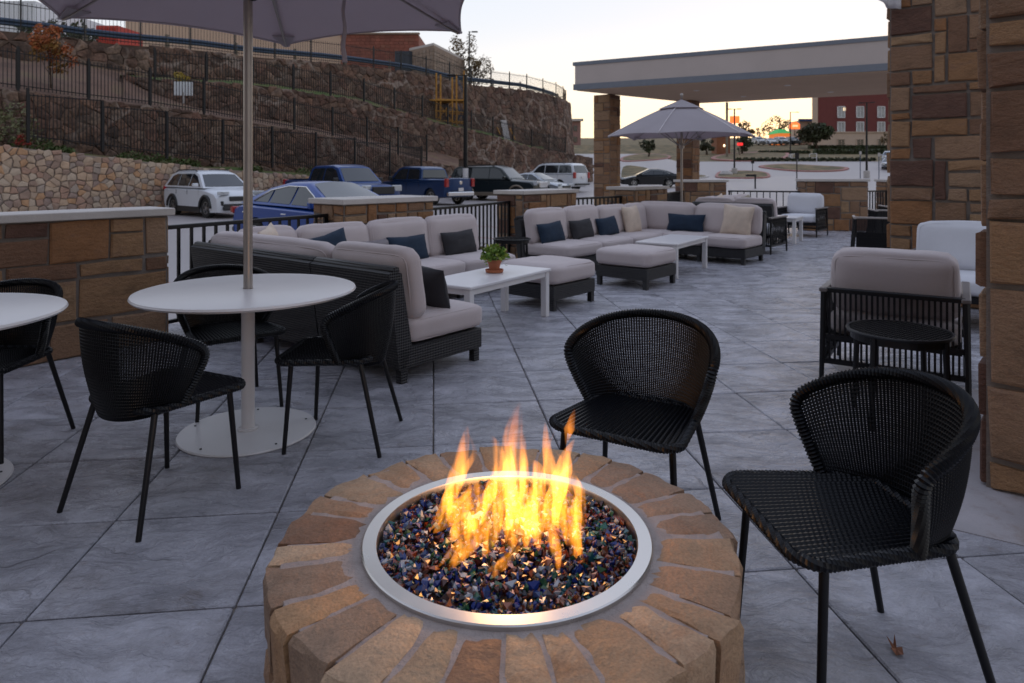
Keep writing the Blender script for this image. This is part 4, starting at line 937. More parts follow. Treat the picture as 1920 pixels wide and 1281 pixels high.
def pole_sign(label, px, yb, sx0, sx1, sy0, sy1, m, d=None, pr=.12, top=None, arc=False, group='lit roadside signs'):
    b = gat(px, yb) if d is None else atd(px, d, gh(d)); t = thing('pole_sign', label, 'sign', b, 0, group)
    MB().tube([(0, 0, 0), (0, 0, hat(top or sy0, b.y) - b.z)], pr, 8).build('pole', M_timberpost, t)
    x0, x1 = atd(sx0, b.y).x - b.x, atd(sx1, b.y).x - b.x; z0, z1 = hat(sy1, b.y) - b.z, hat(sy0, b.y) - b.z
    n = 8; P = [V(x0, 0, z0)] + [V(x0 + (x1 - x0) * i / n, 0, z1 - (z1 - z0) * (.35 * (2 * i / n - 1) ** 2 if arc else 0)) for i in range(n + 1)] + [V(x1, 0, z0)]
    MB().prism([p + V(0, -.25, 0) for p in P], [p + V(0, .25, 0) for p in P]).build('sign_panel', m, t)
    if arc: MB().box(((x0 + x1) / 2, -.3, (z0 + z1) / 2 - .1), ((x1 - x0) * .55, .08, (z1 - z0) * .3), bev=.02).build('sign_inset', mat('pale_sign', (.8, .5, .3), .5, emit=(1, .5, .25), estr=1), t)
pole_sign('glowing orange box sign on a thick pole right of the umbrella', 1378, 280, 1369, 1386, 218, 231, M_sign, d=130)
pole_sign('tall bare thick pole beside the open umbrella', 1363, 280, 1361.5, 1364.5, 196, 199, M_timberpost, d=110, pr=.2, top=192, group=None)
pole_sign('glowing orange arched sign left of the dark evergreen', 1490, 270, 1481, 1499, 229, 242, M_sign, d=160, arc=True)
pole_sign('small glowing red sign under the umbrella rim', 1387, 285, 1383, 1392, 268, 273, M_sign2, d=115)
# sign posts and the letter box in the lot
def post_sign(label, px, yb, yt, dmin=20, plate=None, plm=None):
    b = gat(px, yb, dmin); t = thing('sign_post', label, 'sign post', b, 0, 'thin sign posts in the lot')
    h = hat(yt, b.y) - b.z; MB().box((0, 0, h / 2), (.06, .06, h)).build('post', M_galv if plm else M_black, t)
    if plate: MB().box((0, -.04, h - plate[1] / 2), (plate[0], .03, plate[1]), bev=.008).build('sign_plate', plm or M_black, t)
post_sign('thin sign post rising behind the long railing', 1494, 356, 287, plate=(.3, .45))
post_sign('slanting slim sign post beside the island', 1411, 324, 302, plate=(.4, .3))
post_sign('tall thin post left of the double-headed lamp post', 1613, 335, 284, plate=(.25, .35), plm=M_kerb)
post_sign('tall thin post right of the double-headed lamp post', 1648, 338, 287, plate=(.25, .35), plm=M_kerb)
b = gat(1416, 354, 16); t = thing('grill_box', 'dark horizontal box on a short post behind the railing', 'box', b)
MB().box((0, 0, .5), (.09, .09, 1.0)).build('post', M_black, t); MB().box((-.32, 0, hat(329, b.y) - b.z), (.75, .25, .16), bev=.02).build('box', M_black, t)
b = gat(1380, 331); t = thing('rock', 'grey boulder at the foot of the island lamp post', 'rock', b)
mb = MB(); mb.lathe([(0, 0), (.7, .02), (.78, .3), (.5, .62), (.0, .72)], 9, (-1.0, .4, .0)); mb.build('boulder', M_kerb, t)
# pale canopy-like cart shelters (two white bars) in the far lot
b = gat(1513, 304); t = thing('cart_corral', 'white metal cart corral in front of the far hedge', 'corral', b)
for dx in (-1.4, 1.4):
    for dy in (0, 2.4): MB().box((dx, dy, .6), (.07, .07, 1.2)).build('post', M_white, t)
    MB().box((dx, 1.2, 1.2), (.07, 2.5, .07)).build('rail', M_white, t); MB().box((dx, 1.2, .6), (.07, 2.5, .07)).build('rail', M_white, t)

# ------------------------------------------------------------------ vehicles
def paint(name, c, metal=.3): return mat(name, c, .3, metal, var=.02, coat=.35)
P_white = paint('white_car_paint', (.62, .64, .68), 0); P_blue = paint('blue_car_paint', (.003, .045, .25), .25); P_navy = paint('dark_blue_truck_paint', (.010, .04, .13), .4)
P_blk = paint('black_car_paint', (.008, .010, .014), .3); P_green = paint('dark_green_black_paint', (.010, .016, .018), .3); P_silver = paint('silver_car_paint', (.40, .42, .45), .6); P_tan = paint('tan_trim_paint', (.20, .16, .12), .3)
PROF = {   # top outline of the lower body; cabin outline; wheelbase and arches; all in metres, x forward
 'sedan': dict(L=4.65, W=1.8, wb=2.70, r=.325, top=[(-2.30, .42), (-2.32, .70), (-2.25, .93), (-1.95, 1.0), (-1.62, 1.0), (.95, .93), (1.55, .86), (2.08, .74), (2.28, .60), (2.32, .42)],
               cab=[(-1.98, .98), (-1.2, 1.30), (-.55, 1.42), (.10, 1.41), (.62, 1.20), (1.18, .92)], side=[(-1.50, 1.03), (-1.05, 1.26), (-.50, 1.35), (.08, 1.34), (.50, 1.15), (.84, .96)], pil=(-.95, -.18), tw=.24),
 'suv': dict(L=4.6, W=1.86, wb=2.69, r=.36, top=[(-2.26, .50), (-2.30, .85), (-2.28, 1.08), (-2.05, 1.10), (.90, 1.08), (1.45, 1.04), (2.02, .94), (2.24, .80), (2.30, .50)],
             cab=[(-2.22, 1.08), (-1.86, 1.58), (-1.5, 1.68), (.05, 1.68), (.42, 1.58), (1.12, 1.06)], side=[(-2.0, 1.14), (-1.70, 1.50), (-1.4, 1.58), (.05, 1.58), (.36, 1.48), (.82, 1.12)], pil=(-1.05, -.12), tw=.17),
 'bigsuv': dict(L=5.4, W=2.03, wb=3.1, r=.40, top=[(-2.66, .55), (-2.70, .95), (-2.68, 1.22), (-2.5, 1.25), (1.0, 1.22), (1.7, 1.18), (2.45, 1.10), (2.66, .95), (2.70, .55)],
                cab=[(-2.64, 1.22), (-2.42, 1.82), (-2.2, 1.92), (.15, 1.94), (.50, 1.84), (1.15, 1.20)], side=[(-2.46, 1.28), (-2.30, 1.74), (-2.1, 1.82), (.15, 1.82), (.45, 1.72), (.88, 1.26)], pil=(-1.30, -.15), tw=.15),
 'pickup': dict(L=5.8, W=2.02, wb=3.6, r=.41, top=[(-2.88, .60), (-2.90, 1.0), (-2.90, 1.32), (-2.84, 1.35), (-.95, 1.35), (-.92, 1.25), (1.35, 1.22), (2.0, 1.19), (2.68, 1.12), (2.86, .98), (2.90, .55)],
                cab=[(-1.02, 1.22), (-.90, 1.80), (-.72, 1.90), (.60, 1.93), (.95, 1.84), (1.58, 1.20)], side=[(-.86, 1.28), (-.78, 1.72), (-.66, 1.80), (.60, 1.82), (.88, 1.72), (1.28, 1.26)], pil=(.12,), tw=.15),
}
def wheel_mesh():
    W_ = {}
    R = Matrix.Rotation(math.pi / 2, 3, 'X')
    W_['tyre'] = MB().lathe([(.62, -.32), (.93, -.34), (1.0, -.26), (1.0, .26), (.93, .34), (.62, .32), (.62, -.32)], 28, R=R).mesh('tyre', M_tyre, True, 40)
    W_['rim'] = MB().lathe([(.0, .20), (.55, .18), (.62, .30), (.66, .30), (.66, -.2), (.0, -.2)], 24, R=R).mesh('rim', M_plastic, True, 30)
    mb = MB()
    for k in range(5):
        a = k * 2 * math.pi / 5; d = V(math.cos(a), 0, math.sin(a)); s_ = V(-d.z, 0, d.x)
        for sg in (-1, 1): mb.tube([V(0, -.27, 0) + s_ * .03 * sg, V(0, -.25, 0) + d * .60 + s_ * .10 * sg], .045, 4)
        for sg in (-1, 1): mb.tube([V(0, .27, 0) + s_ * .03 * sg, V(0, .25, 0) + d * .60 + s_ * .10 * sg], .045, 4)
    mb.lathe([(.56, -.30), (.65, -.31), (.66, -.25), (.56, -.25)], 24, R=R, closed=True); mb.lathe([(.56, .30), (.65, .31), (.66, .25), (.56, .25)], 24, R=R, closed=True)
    mb.lathe([(0, -.31), (.12, -.30), (.13, -.2)], 12, R=R); mb.lathe([(0, .31), (.12, .30), (.13, .2)], 12, R=R)
    W_['spokes'] = mb.mesh('spokes', M_rim, True, 40); return W_
WH = wheel_mesh()
def vehicle(name, label, cat, kind, pm, C, f, group=None, zg=None, trim=None, flare=None, rails=True, chromeb=False):
    P = PROF[kind]; hw = P['W'] / 2; r_ = P['r']; wb = P['wb'] / 2; gz = .20 if kind != 'pickup' else .36
    if kind == 'bigsuv': gz = .30
    t = thing(name, label, cat, (C[0], C[1], zg if zg is not None else gh(C[1])), math.atan2(f.y, f.x), group)
    # lower body: outline with arches, lofted across the width
    ar = r_ + .055; bot = []
    zc = r_
    def arch(cx_):
        a0_ = math.asin(max(-1, min(1, (gz - zc) / ar))); n = 9; return [(cx_ + ar * math.cos(a0_ + (math.pi - 2 * a0_) * i / n), zc + ar * math.sin(a0_ + (math.pi - 2 * a0_) * i / n)) for i in range(n + 1)]
    out = list(P['top']) + [(P['L'] / 2 - .06, gz + .02)] + [(p) for p in arch(wb)] + [p for p in arch(-wb)] + [(-P['L'] / 2 + .06, gz + .06)]
    st = [-1.0, -.975, -.93, -.8, -.5, 0, .5, .8, .93, .975, 1.0]; mb = MB(); n = len(out); o = 0
    zt_ = max(p[1] for p in P['top'])
    for y in st:
        e_ = abs(y); ring_ = []
        for i, (x, z) in enumerate(out):
            x2 = x * (1 - .055 * e_ ** 4); z2 = z
            if z > zt_ * .62 and i < len(P['top']): z2 = z - (.075 * e_ ** 8) - .02 * e_ ** 2
            yy = y * hw * (1 - .035 * max(0, (z - .75)) - (.03 if z < gz + .12 else 0))
            if abs(x) > P['L'] / 2 - .28: yy *= .965
            ring_.append((x2, yy, z2))
        mb.pts(ring_)
    for k in range(len(st) - 1):
        for i in range(n): j = (i + 1) % n; mb.f.append((k * n + i, (k + 1) * n + i, (k + 1) * n + j, k * n + j))
    mb.f.append(tuple(range(n))); mb.f.append(tuple(range((len(st) - 1) * n, len(st) * n))[::-1])
    mb.build('body', pm, t, smooth=True, sharp=32)
    MB().box((0, 0, gz + .13), (P['L'] * .9, hw * 1.55, .22)).build('underbody', M_plastic, t)
    # cabin
    cab = P['cab']; zb_ = min(p[1] for p in cab); zr = max(p[1] for p in cab); hb, hr = hw - .05, hw - .05 - P['tw'] - .05
    def yy(z): return hb + (hr - hb) * max(0, (z - zb_)) / (zr - zb_)
    mb = MB(); st2 = [-1, -.9, -.6, 0, .6, .9, 1]; n = len(cab)
    for y in st2:
        mb.pts([(x, y * yy(z), z + (.035 * (1 - y * y) if z > zr - .2 else 0) - (.03 if abs(y) == 1 and z > zr - .2 else 0)) for x, z in cab])
    for k in range(len(st2) - 1):
        for i in range(n - 1): mb.f.append((k * n + i, (k + 1) * n + i, (k + 1) * n + i + 1, k * n + i + 1))
    mb.f.append(tuple(range(n))); mb.f.append(tuple(range((len(st2) - 1) * n, len(st2) * n))[::-1])
    mb.build('cabin', pm, t, smooth=True, sharp=28)
    # glass: side windows cut at the pillars, windscreen, rear window
    S = P['side']; cuts = [-9] + list(P['pil']) + [9]
    for sg in (-1, 1):
        for a, b_ in zip(cuts, cuts[1:]):
            pl = clip(clip(S, 1, 0, b_ - .03), -1, 0, -a - .03)
            if len(pl) < 3: continue
            q = [V(x, sg * (yy(z) + .006), z) for x, z in pl]; q2 = [V(x, sg * (yy(z) - .02), z) for x, z in pl]
            MB().prism(q2, q).build('side_window', M_glass, t)
    def pane(i, j, nm, s0=.07, s1=.10, lift=.012):
        (x0, z0), (x1, z1) = cab[i], cab[j]; d = V(x1 - x0, 0, z1 - z0); nn = V(-d.z, 0, d.x).normalized(); nn = nn if nn.z > 0 else -nn
        f0, f1 = .10, .93; mb = MB(); k = 6
        for f in (f0, .5, f1):
            x, z = x0 + (x1 - x0) * f, z0 + (z1 - z0) * f
            for i_ in range(k + 1):
                u = -1 + 2 * i_ / k; mb.pts([V(x, u * (yy(z) - .085), z + (.035 * (1 - u * u) * max(0, (z - zr + .2)) / .2)) + nn * (lift + .012 * (1 - u * u))])
        for a in range(2):
            for i_ in range(k): q = a * (k + 1) + i_; mb.f.append((q, q + 1, q + k + 2, q + k + 1))
        mb.build(nm, M_glass, t, smooth=True)
    pane(-1, -3 if kind == 'sedan' else -2, 'windscreen') if kind != 'sedan' else pane(-1, -3, 'windscreen', lift=.03)
    pane(0, 1, 'rear_window')
    # wheels
    for sx in (-1, 1):
        for sy in (-1, 1):
            w_ = add('wheel', WH['tyre'], t, (sx * wb, sy * (hw - .13), r_)); w_.scale = (r_, .34 if kind != 'pickup' else .38, r_)
            c = add('rim', WH['rim'], w_); c2 = add('spokes', WH['spokes'], w_)
    # lamps, grille, bumpers, mirrors, handles, plate
    L2 = P['L'] / 2; hz_ = {'sedan': .68, 'suv': .90, 'bigsuv': 1.0, 'pickup': 1.0}[kind]
    for sy in (-1, 1):
        MB().box((L2 - .14, sy * (hw - .27), hz_), (.20, .40, .13 if kind in ('sedan', 'suv') else .24), Rz(-sy * .32), bev=.02).build('headlight', M_headlamp, t)
        if kind in ('sedan', 'suv'): MB().box((-L2 + .12, sy * (hw - .22), hz_ + .14), (.20, .40, .15), Rz(sy * .30), bev=.02).build('tail_light', M_redlamp, t)
        else: MB().box((-L2 + .07, sy * (hw - .13), hz_ + .12), (.16, .20, .42), bev=.02).build('tail_light', M_redlamp, t)
        m_ = MB().box((S[-1][0] - .02, sy * (hw + .10), S[-1][1] + .05), (.14, .20, .14 if kind != 'pickup' else .22), bev=.03); m_.build('mirror', pm if kind != 'pickup' else M_plastic, t)
        for px_ in ([P['pil'][0] + .12] if kind == 'pickup' else [P['pil'][-1] - .12]) + [P['pil'][0] - .75 if kind != 'pickup' else -.6]:
            MB().box((px_, sy * (hw * .982), zb_ - .13), (.17, .035, .028), bev=.006).build('door_handle', trim or pm, t)
    for sy in (-1, 1):      # door gaps
        for gx in list(P['pil'][-1:]) + [S[-1][0] - .02] + ([P['pil'][0]] if len(P['pil']) > 1 else [-.86]):
            MB().box((gx, sy * (hw * .9855), (zb_ + gz) / 2 + .05), (.010, .012, zb_ - gz - .22)).build('door_gap', M_plastic, t)
    MB().box((L2 - .03, 0, hz_ - {'sedan': .12, 'suv': .20}.get(kind, .08)), (.12, hw * 1.05, {'sedan': .14, 'suv': .16}.get(kind, .30)), bev=.02).build('grille', M_chrome if chromeb else M_plastic, t)
    MB().box((L2 - .02, 0, gz + .16), (.14, hw * 1.55, .14), bev=.03).build('front_bumper', M_chrome if chromeb else M_plastic, t)
    MB().box((-L2 + .0, 0, gz + .20), (.16, hw * 1.75, .20 if kind in ('pickup',) else .12), bev=.03).build('rear_bumper', M_chrome if kind == 'pickup' else M_plastic, t)
    MB().box((-L2 - .02 if kind != 'pickup' else -L2 - .02, 0, hz_ - .02 if kind != 'pickup' else .78), (.04, .32, .16)).build('number_plate', M_white, t)
    if flare or kind == 'suv':
        fm = flare or M_plastic
        for sx in (-1, 1):
            for sy in (-1, 1):
                mb = MB(); q = [V(sx * wb + math.cos(a) * (ar + .01), sy * (hw - .0), zc + math.sin(a) * (ar + .01)) for a in [math.pi * (i / 12) for i in range(13)]]; mb.tube(q, .06, 5); mb.build('arch_trim', fm, t, smooth=True)
        for sy in (-1, 1): MB().box((0, sy * (hw - .01), gz + .09), (2 * (wb - ar), .04, .2), bev=.01).build('sill_trim', fm, t)
    if kind == 'sedan':      # bright strip round the side windows, crease along the doors
        for sg in (-1, 1):
            MB().tube([V(x, sg * (yy(z) + .012), z) for x, z in [S[0]] + S + [S[-1]]], .013, 5).build('window_trim', M_chrome, t, smooth=True)
            MB().tube([V(-1.9, sg * (hw * .975), .80), V(-.2, sg * (hw * .987), .74), V(1.35, sg * (hw * .98), .66)], .010, 5).build('door_crease', pm, t, smooth=True)
    if kind == 'suv':
        MB().box((L2 - .03, 0, gz + .22), (.14, hw * 1.5, .20), bev=.03).build('lower_grille', M_plastic, t)
        for sy in (-1, 1): MB().box((L2 - .10, sy * (hw - .20), gz + .34), (.12, .10, .16), Rz(-sy * .3), bev=.02).build('fog_lamp', M_plastic, t)
    if kind in ('suv', 'bigsuv') and rails:
        for sy in (-1, 1): MB().tube([(-1.7, sy * (hr - .04), zr - .03), (-1.55, sy * (hr - .04), zr + .045), (-.1, sy * (hr - .04), zr + .045), (.1, sy * (hr - .04), zr - .02)], .022, 5).build('roof_rail', M_plastic, t)
    if kind == 'pickup':
        MB().box((-1.9, 0, 1.353), (1.7, hw * 1.6, .02)).build('bed_cover', M_plastic, t)
        MB().lathe([(0, .03), (.09, .03), (.11, 0)], 6, (-2.9, 0, 1.12), R=Matrix.Rotation(-math.pi / 2, 3, 'Y')).build('badge', M_chrome, t)
        MB().box((-2.905, 0, .72), (.02, 1.3, .02)).build('tailgate_gap', M_plastic, t)
    return t
FR = hd(130); FL = -FR      # facing the patio (towards us, right) / facing away
vehicle('blue_sedan', 'bright blue sedan parked behind the first stone pier', 'car', 'sedan', P_blue, (-3.78, 14.3), hd(128), zg=-.265, trim=M_chrome)
rv = vehicle('white_suv', 'white compact SUV with black trim by the fieldstone wall', 'car', 'suv', P_white, (-11.35, 26.2), hd(131))
vehicle('blue_pickup', 'blue pickup truck facing us behind the blue sedan', 'truck', 'pickup', paint('blue_truck_paint', (.008, .045, .19), .4), (-7.25, 29.2), hd(131))
vehicle('dark_blue_pickup', 'dark blue pickup truck seen from behind with chrome bumper', 'truck', 'pickup', P_navy, (-4.7, 36.2), hd(-48), chromeb=True)
vehicle('dark_suv', 'dark full-size SUV with tan trim and chrome grille behind the pickup', 'car', 'bigsuv', P_green, (-.75, 40.2), hd(117), flare=P_tan, chromeb=True).scale = (1.05, 1.0, 1.02)
vehicle('white_suv', 'white full-size SUV seen from behind beside the rock wall', 'car', 'bigsuv', P_white, (2.75, 49.5), hd(-52))
vehicle('silver_car', 'small silver car mostly hidden between the dark and white SUVs', 'car', 'sedan', P_silver, (1.55, 45.0), hd(124))
vehicle('black_sedan', 'black sedan parked between the two canopy columns', 'car', 'sedan', P_blk, (10.9, 54.5), hd(-86), zg=gh(54.5))
vehicle('silver_sedan', 'nearer silver car at the far right beside the tall pillar', 'car', 'sedan', P_silver, gat(1668, 317)[:2], hd(-150))
vehicle('silver_hatchback', 'farther silver SUV at the far right behind the silver car', 'car', 'suv', P_silver, gat(1668, 306)[:2], hd(-150))
for px, lb, pm_, k_ in ((1421, 'leftmost white SUV parked on the ridge', P_white, 'suv'), (1443, 'white sedan parked second from left on the ridge', P_white, 'sedan'), (1464, 'silver SUV parked third from left on the ridge', P_silver, 'suv'), (1486, 'black SUV parked rightmost on the ridge', P_blk, 'suv')):
    vehicle('ridge_car', lb, 'car', k_, pm_, (atd(px, 146).x, 146), hd(175), group='cars parked on the ridge', zg=7.15)
# painted bay lines in the lot
lm = MB()
for k in range(9):
    c = V(-3.78, 14.3, 0) + hd(38) * (1.45 + 2.75 * (k - 2)); d = hd(128)
    if c.y > 8: 
        s_ = V(d.y, -d.x, 0) * .05; q = [c - d * 2.4 - s_, c + d * 2.4 - s_, c + d * 2.4 + s_, c - d * 2.4 + s_]; lm.prism([p + Z * -.269 for p in q][::-1], [p + Z * -.263 for p in q][::-1])
lm.build('bay_marking', mat('red_line_paint', (.42, .20, .17), .7, var=.2), kind='structure', label='faded bay lines painted on the lot')
# ------------------------------------------------------------------ cushions, pillows
CM = {}
def cushion_mesh(sx, sy, sz, r=.045, puff=.02, seed=0, m=None, n=9):
    key = (round(sx, 3), round(sy, 3), round(sz, 3), seed, m.name, r)
    if key in CM: return CM[key]
    bm = bmesh.new(); bmesh.ops.create_cube(bm, size=1); bmesh.ops.subdivide_edges(bm, edges=bm.edges[:], cuts=n, use_grid_fill=True)
    r = min(r, sx * .45, sy * .45, sz * .45)
    for v in bm.verts:
        c = v.co * 2
        # crowd the grid lines towards the rims
        q = Vector([math.copysign(abs(a) ** .75, a) for a in c]); p = Vector((q.x * sx / 2, q.y * sy / 2, q.z * sz / 2))
        inn = Vector((max(-sx / 2 + r, min(sx / 2 - r, p.x)), max(-sy / 2 + r, min(sy / 2 - r, p.y)), max(-sz / 2 + r, min(sz / 2 - r, p.z))))
        d = p - inn
        if d.length > 1e-6: p = inn + d.normalized() * r
        u = (1 - abs(c.x) ** 3, 1 - abs(c.y) ** 3, 1 - abs(c.z) ** 3)
        p.z += puff * u[0] * u[1] * (1 if c.z > 0 else -1) * abs(c.z) ** 2; p.y += puff * u[0] * u[2] * (1 if c.y > 0 else -1) * abs(c.y) ** 2; p.x += puff * .6 * u[1] * u[2] * (1 if c.x > 0 else -1) * abs(c.x) ** 2
        s_ = V(seed * 3.1, seed * 1.7, 0); nn = pnoise(p * 4 + s_) * .010 + pnoise(p * 11 + s_) * .004
        p += d.normalized() * nn if d.length > 1e-6 else Vector((0, 0, nn * (1 if c.z > 0 else -1)))
        v.co = p
    me = bpy.data.meshes.new('cushion'); bm.to_mesh(me); bm.free(); me.materials.append(m); me.polygons.foreach_set('use_smooth', [True] * len(me.polygons)); CM[key] = me; return me
def euler(xa, ya, za): return Matrix((xa, ya, za)).transposed().to_euler()
def cushion(name, parent, c, ax, ay, dims, m, tilt=0.0, seed=0, r=.045, puff=.02, label=None):
    za = Z; ax = ax.normalized(); ay = ay.normalized()
    if tilt: R = Matrix.Rotation(tilt, 3, ax); ay = R @ ay; za = R @ Z
    zc = ax.cross(ay)
    if zc.dot(za) < 0: ax = -ax
    o = add(name, cushion_mesh(*dims, r=r, puff=puff, seed=seed, m=m), parent, c, euler(ax, ay, za))
    key = ('pipe', dims, m.name, name == 'back_cushion')
    if key not in CM:
        sx, sy, sz = dims; mb = MB(); q = r * .30
        if name == 'back_cushion': hx, hz, yo = sx / 2 - q, sz / 2 - q, (sy / 2 - q) ; P = [V(hx * math.copysign(abs(math.cos(a)) ** .22, math.cos(a)), 0, hz * math.copysign(abs(math.sin(a)) ** .22, math.sin(a))) for a in [i * math.pi / 24 for i in range(49)]]; offs = [V(0, yo, 0), V(0, -yo, 0)]
        else: hx, hy = sx / 2 - q, sy / 2 - q; P = [V(hx * math.copysign(abs(math.cos(a)) ** .18, math.cos(a)), hy * math.copysign(abs(math.sin(a)) ** .18, math.sin(a)), 0) for a in [i * math.pi / 24 for i in range(49)]]; offs = [V(0, 0, sz / 2 - q), V(0, 0, -sz / 2 + q)]
        for of in offs: mb.tube([p + of for p in P], .0048, 5, cap=False)
        CM[key] = mb.mesh('piping', m, True)
    if parent: add('piping', CM[key], o)
    return tag(o, label)
def pillow(label, c, ax, ay, w_, h_, t_, m, tilt, roll=0.0, seed=0, group='throw pillows on the sofas'):
    key = ('p', w_, h_, t_, m.name, seed)
    if key not in CM:
        mb = MB(); n = 14; rr = random.Random(seed)
        for sg in (-1, 1):
            for i in range(n + 1):
                for j in range(n + 1):
                    u, v_ = -1 + 2 * i / n, -1 + 2 * j / n
                    k = ((1 - abs(u) ** 2.6) * (1 - abs(v_) ** 2.6)) ** .5
                    pin = 1 - .10 * (1 - abs(u * v_)) * max(abs(u), abs(v_)) ** 4
                    q = V(u * w_ / 2 * pin, sg * (t_ / 2 * k + .003) + .006 * pnoise(V(u * 3, v_ * 3, seed)) * k, v_ * h_ / 2 * pin)
                    q.y += .012 * pnoise(V(u * 6, v_ * 6, seed + 9)) * k * sg; mb.pts([q])
            o = 0 if sg < 0 else (n + 1) ** 2
            for i in range(n):
                for j in range(n):
                    a = o + i * (n + 1) + j; f = (a, a + n + 1, a + n + 2, a + 1); mb.f.append(f if sg < 0 else f[::-1])
        o2 = (n + 1) ** 2; bd = [i * (n + 1) for i in range(n + 1)] + [n * (n + 1) + j for j in range(1, n + 1)] + [i * (n + 1) + n for i in range(n - 1, -1, -1)] + [j for j in range(n - 1, 0, -1)]
        for a, b in zip(bd, bd[1:] + bd[:1]): mb.f.append((b, a, o2 + a, o2 + b))
        CM[key] = mb.mesh('pillow', m, True)
    za = Z; ax = ax.normalized(); ay = ay.normalized(); R = Matrix.Rotation(tilt, 3, ax); ay = R @ ay; za = R @ Z
    if ax.cross(ay).dot(za) < 0: ax = -ax
    R2 = Matrix.Rotation(roll, 3, ay); ax, za = R2 @ ax, R2 @ za
    o = add('throw_pillow', CM[key], None, c, euler(ax, ay, za)); return tag(o, label, 'pillow', group)

# ------------------------------------------------------------------ sectional sofas
leg_me = MB().box((0, 0, .06), (.055, .055, .13), bev=.004).mesh('leg', M_wicker)
def sectional(label, K, a1, l1, backs1, seats1, a2, l2, backs2, seats2, seed, DP=.80):
    t = thing('sectional_sofa', label, 'sofa', K, 0, 'dark wicker sectional sofas'); rr = random.Random(seed)
    def run(a, b, x0, x1, modules, backs, shell_x0):
        # frame base per module, a leaning wicker back shell, cushions
        for m0, m1 in modules:
            c = a * ((m0 + m1) / 2) + b * (DP / 2); MB().box(c + Z * .165, (m1 - m0 - .012, DP, .14), Rdir(a), bev=.008).build('base_frame', M_wicker, t)
            for lx in (m0 + .05, m1 - .05):
                for ly in (.06, DP - .04): add('leg', leg_me, t, a * lx + b * ly + Z * 0, (0, 0, math.atan2(a.y, a.x)))
        for m0, m1 in backs:
            s0 = m0 + .006; s1 = m1 - .006
            P = [(.0, .10), (.05, .10), (.11, .235), (.02, .72), (-.045, .745), (-.085, .725)]   # section of the shell: y out, z
            q0 = [a * s0 + b * y + Z * z for y, z in P]; q1 = [a * s1 + b * y + Z * z for y, z in P]
            mb = MB(); mb.prism(q0[::-1], q1[::-1]); mb.build('back_shell', M_wicker, t)
            MB().tube([a * s0 + b * -.03 + Z * .738, a * s1 + b * -.03 + Z * .738], .034, 8, flat=.8).build('back_rim', M_wicker, t, smooth=True)
    mods1 = []; x = 0
    for s_ in seats1: mods1.append((x, x + s_)); x += s_
    b1 = []; x = 0
    for s_ in backs1: b1.append((x, x + s_)); x += s_
    run(a1, a2, 0, l1, mods1, b1, 0)
    mods2 = []; x = DP
    for s_ in seats2: mods2.append((x, x + s_)); x += s_
    b2 = []; x = .0
    for s_ in backs2: b2.append((x, x + s_)); x += s_
    run(a2, a1, DP, l2, mods2, [(max(.10, p), q) for p, q in b2], 0)
    for mods, a, b in ((mods1, a1, a2), (mods2, a2, a1)):
        for i, (m0, m1) in enumerate(mods):
            cushion('seat_cushion', t, a * ((m0 + m1) / 2) + b * (DP / 2 + .06) + Z * .325, a, b, (m1 - m0 - .01, DP - .06, .165), M_cush, seed=i % 3, r=.05, puff=.012)
    for bs, a, b, st_ in ((b1, a1, a2, 0), (b2, a2, a1, .26)):
        for i, (m0, m1) in enumerate(bs):
            m0 = max(m0, st_ if i == 0 else m0); dz = rr.uniform(-.012, .012)
            cushion('back_cushion', t, a * ((m0 + m1) / 2) + b * .165 + Z * (.612 + dz), a, b, (m1 - m0 - .015, .17, .47), M_cush, tilt=.14 if a.cross(b).z > 0 else -.14, seed=3 + i % 3, r=.075, puff=.022)
    return t
A9, B9 = hd(39), V(hd(39).y, -hd(39).x, 0)
E1 = V(-.755, 4.446, 0) + B9 * .05; K1 = E1 - B9 * 2.6
sectional('nearest wicker sectional, its dark back towards us behind the round table', K1, B9, 2.6, [1.75, .85], [.8, .95, .85], A9, 3.42, [.86, .86, .85, .85], [.9, .86, .86], 1)
E2 = V(3.93, 10.71, 0); K2 = E2 - B_ * 2.15
sectional('wicker sectional below the open umbrella, facing us, with cream pillows', K2, B_, 2.15, [1.07, 1.08], [.8, .66, .69], -A_, 3.42, [.86, .86, .85, .85], [.9, .86, .86], 2)
E3 = V(5.0, 13.2, 0); K3 = E3 - B_ * 1.65
sectional('farthest wicker sectional, only its cushion tops showing', K3, B_, 1.65, [.82, .83], [.8, .85], A_, 2.5, [.83, .83, .84], [.85, .85], 3)
def on(K, a, x, b, y, z): return K + a * x + b * y + Z * z
pillow('navy lumbar pillow on the near sectional, behind the white coffee table', on(K1, A9, 2.15, B9, .335, .535), A9, B9, .56, .30, .14, M_navy, -.30, .0, 1)
pillow('striped charcoal lumbar pillow at the far end of the near sectional', on(K1, A9, 2.95, B9, .335, .535), A9, B9, .55, .30, .16, M_char, -.28, .03, 2)
pillow('grey pillow half hidden left of the navy one on the near sectional', on(K1, A9, 1.66, B9, .32, .53), A9, B9, .5, .28, .13, mat('grey_fabric', (.20, .18, .19), .9, var=.1, bump=.3, bscale=250), -.28, 0, 3)
pillow('blue pillow tip showing above the back of the near sectional', on(K1, A9, 1.12, B9, .33, .60), A9, B9, .5, .36, .13, M_navy, -.25, .2, 4)
pillow('cream pillow in the inner corner of the near sectional', on(K1, A9, .50, B9, .30, .67), (A9 - B9), (A9 + B9), .5, .42, .15, M_cream, -.2, .1, 5)
pillow('black pillow leaning on the near sectional end cushion', on(K1, B9, 2.33, A9, .47, .545), B9, A9, .46, .36, .14, M_char, .35, .1, 6)
pillow('navy lumbar pillow, nearest on the umbrella sectional', on(K2, -A_, 3.10, B_, .33, .535), A_, B_, .56, .30, .14, M_navy, -.30, .05, 1)
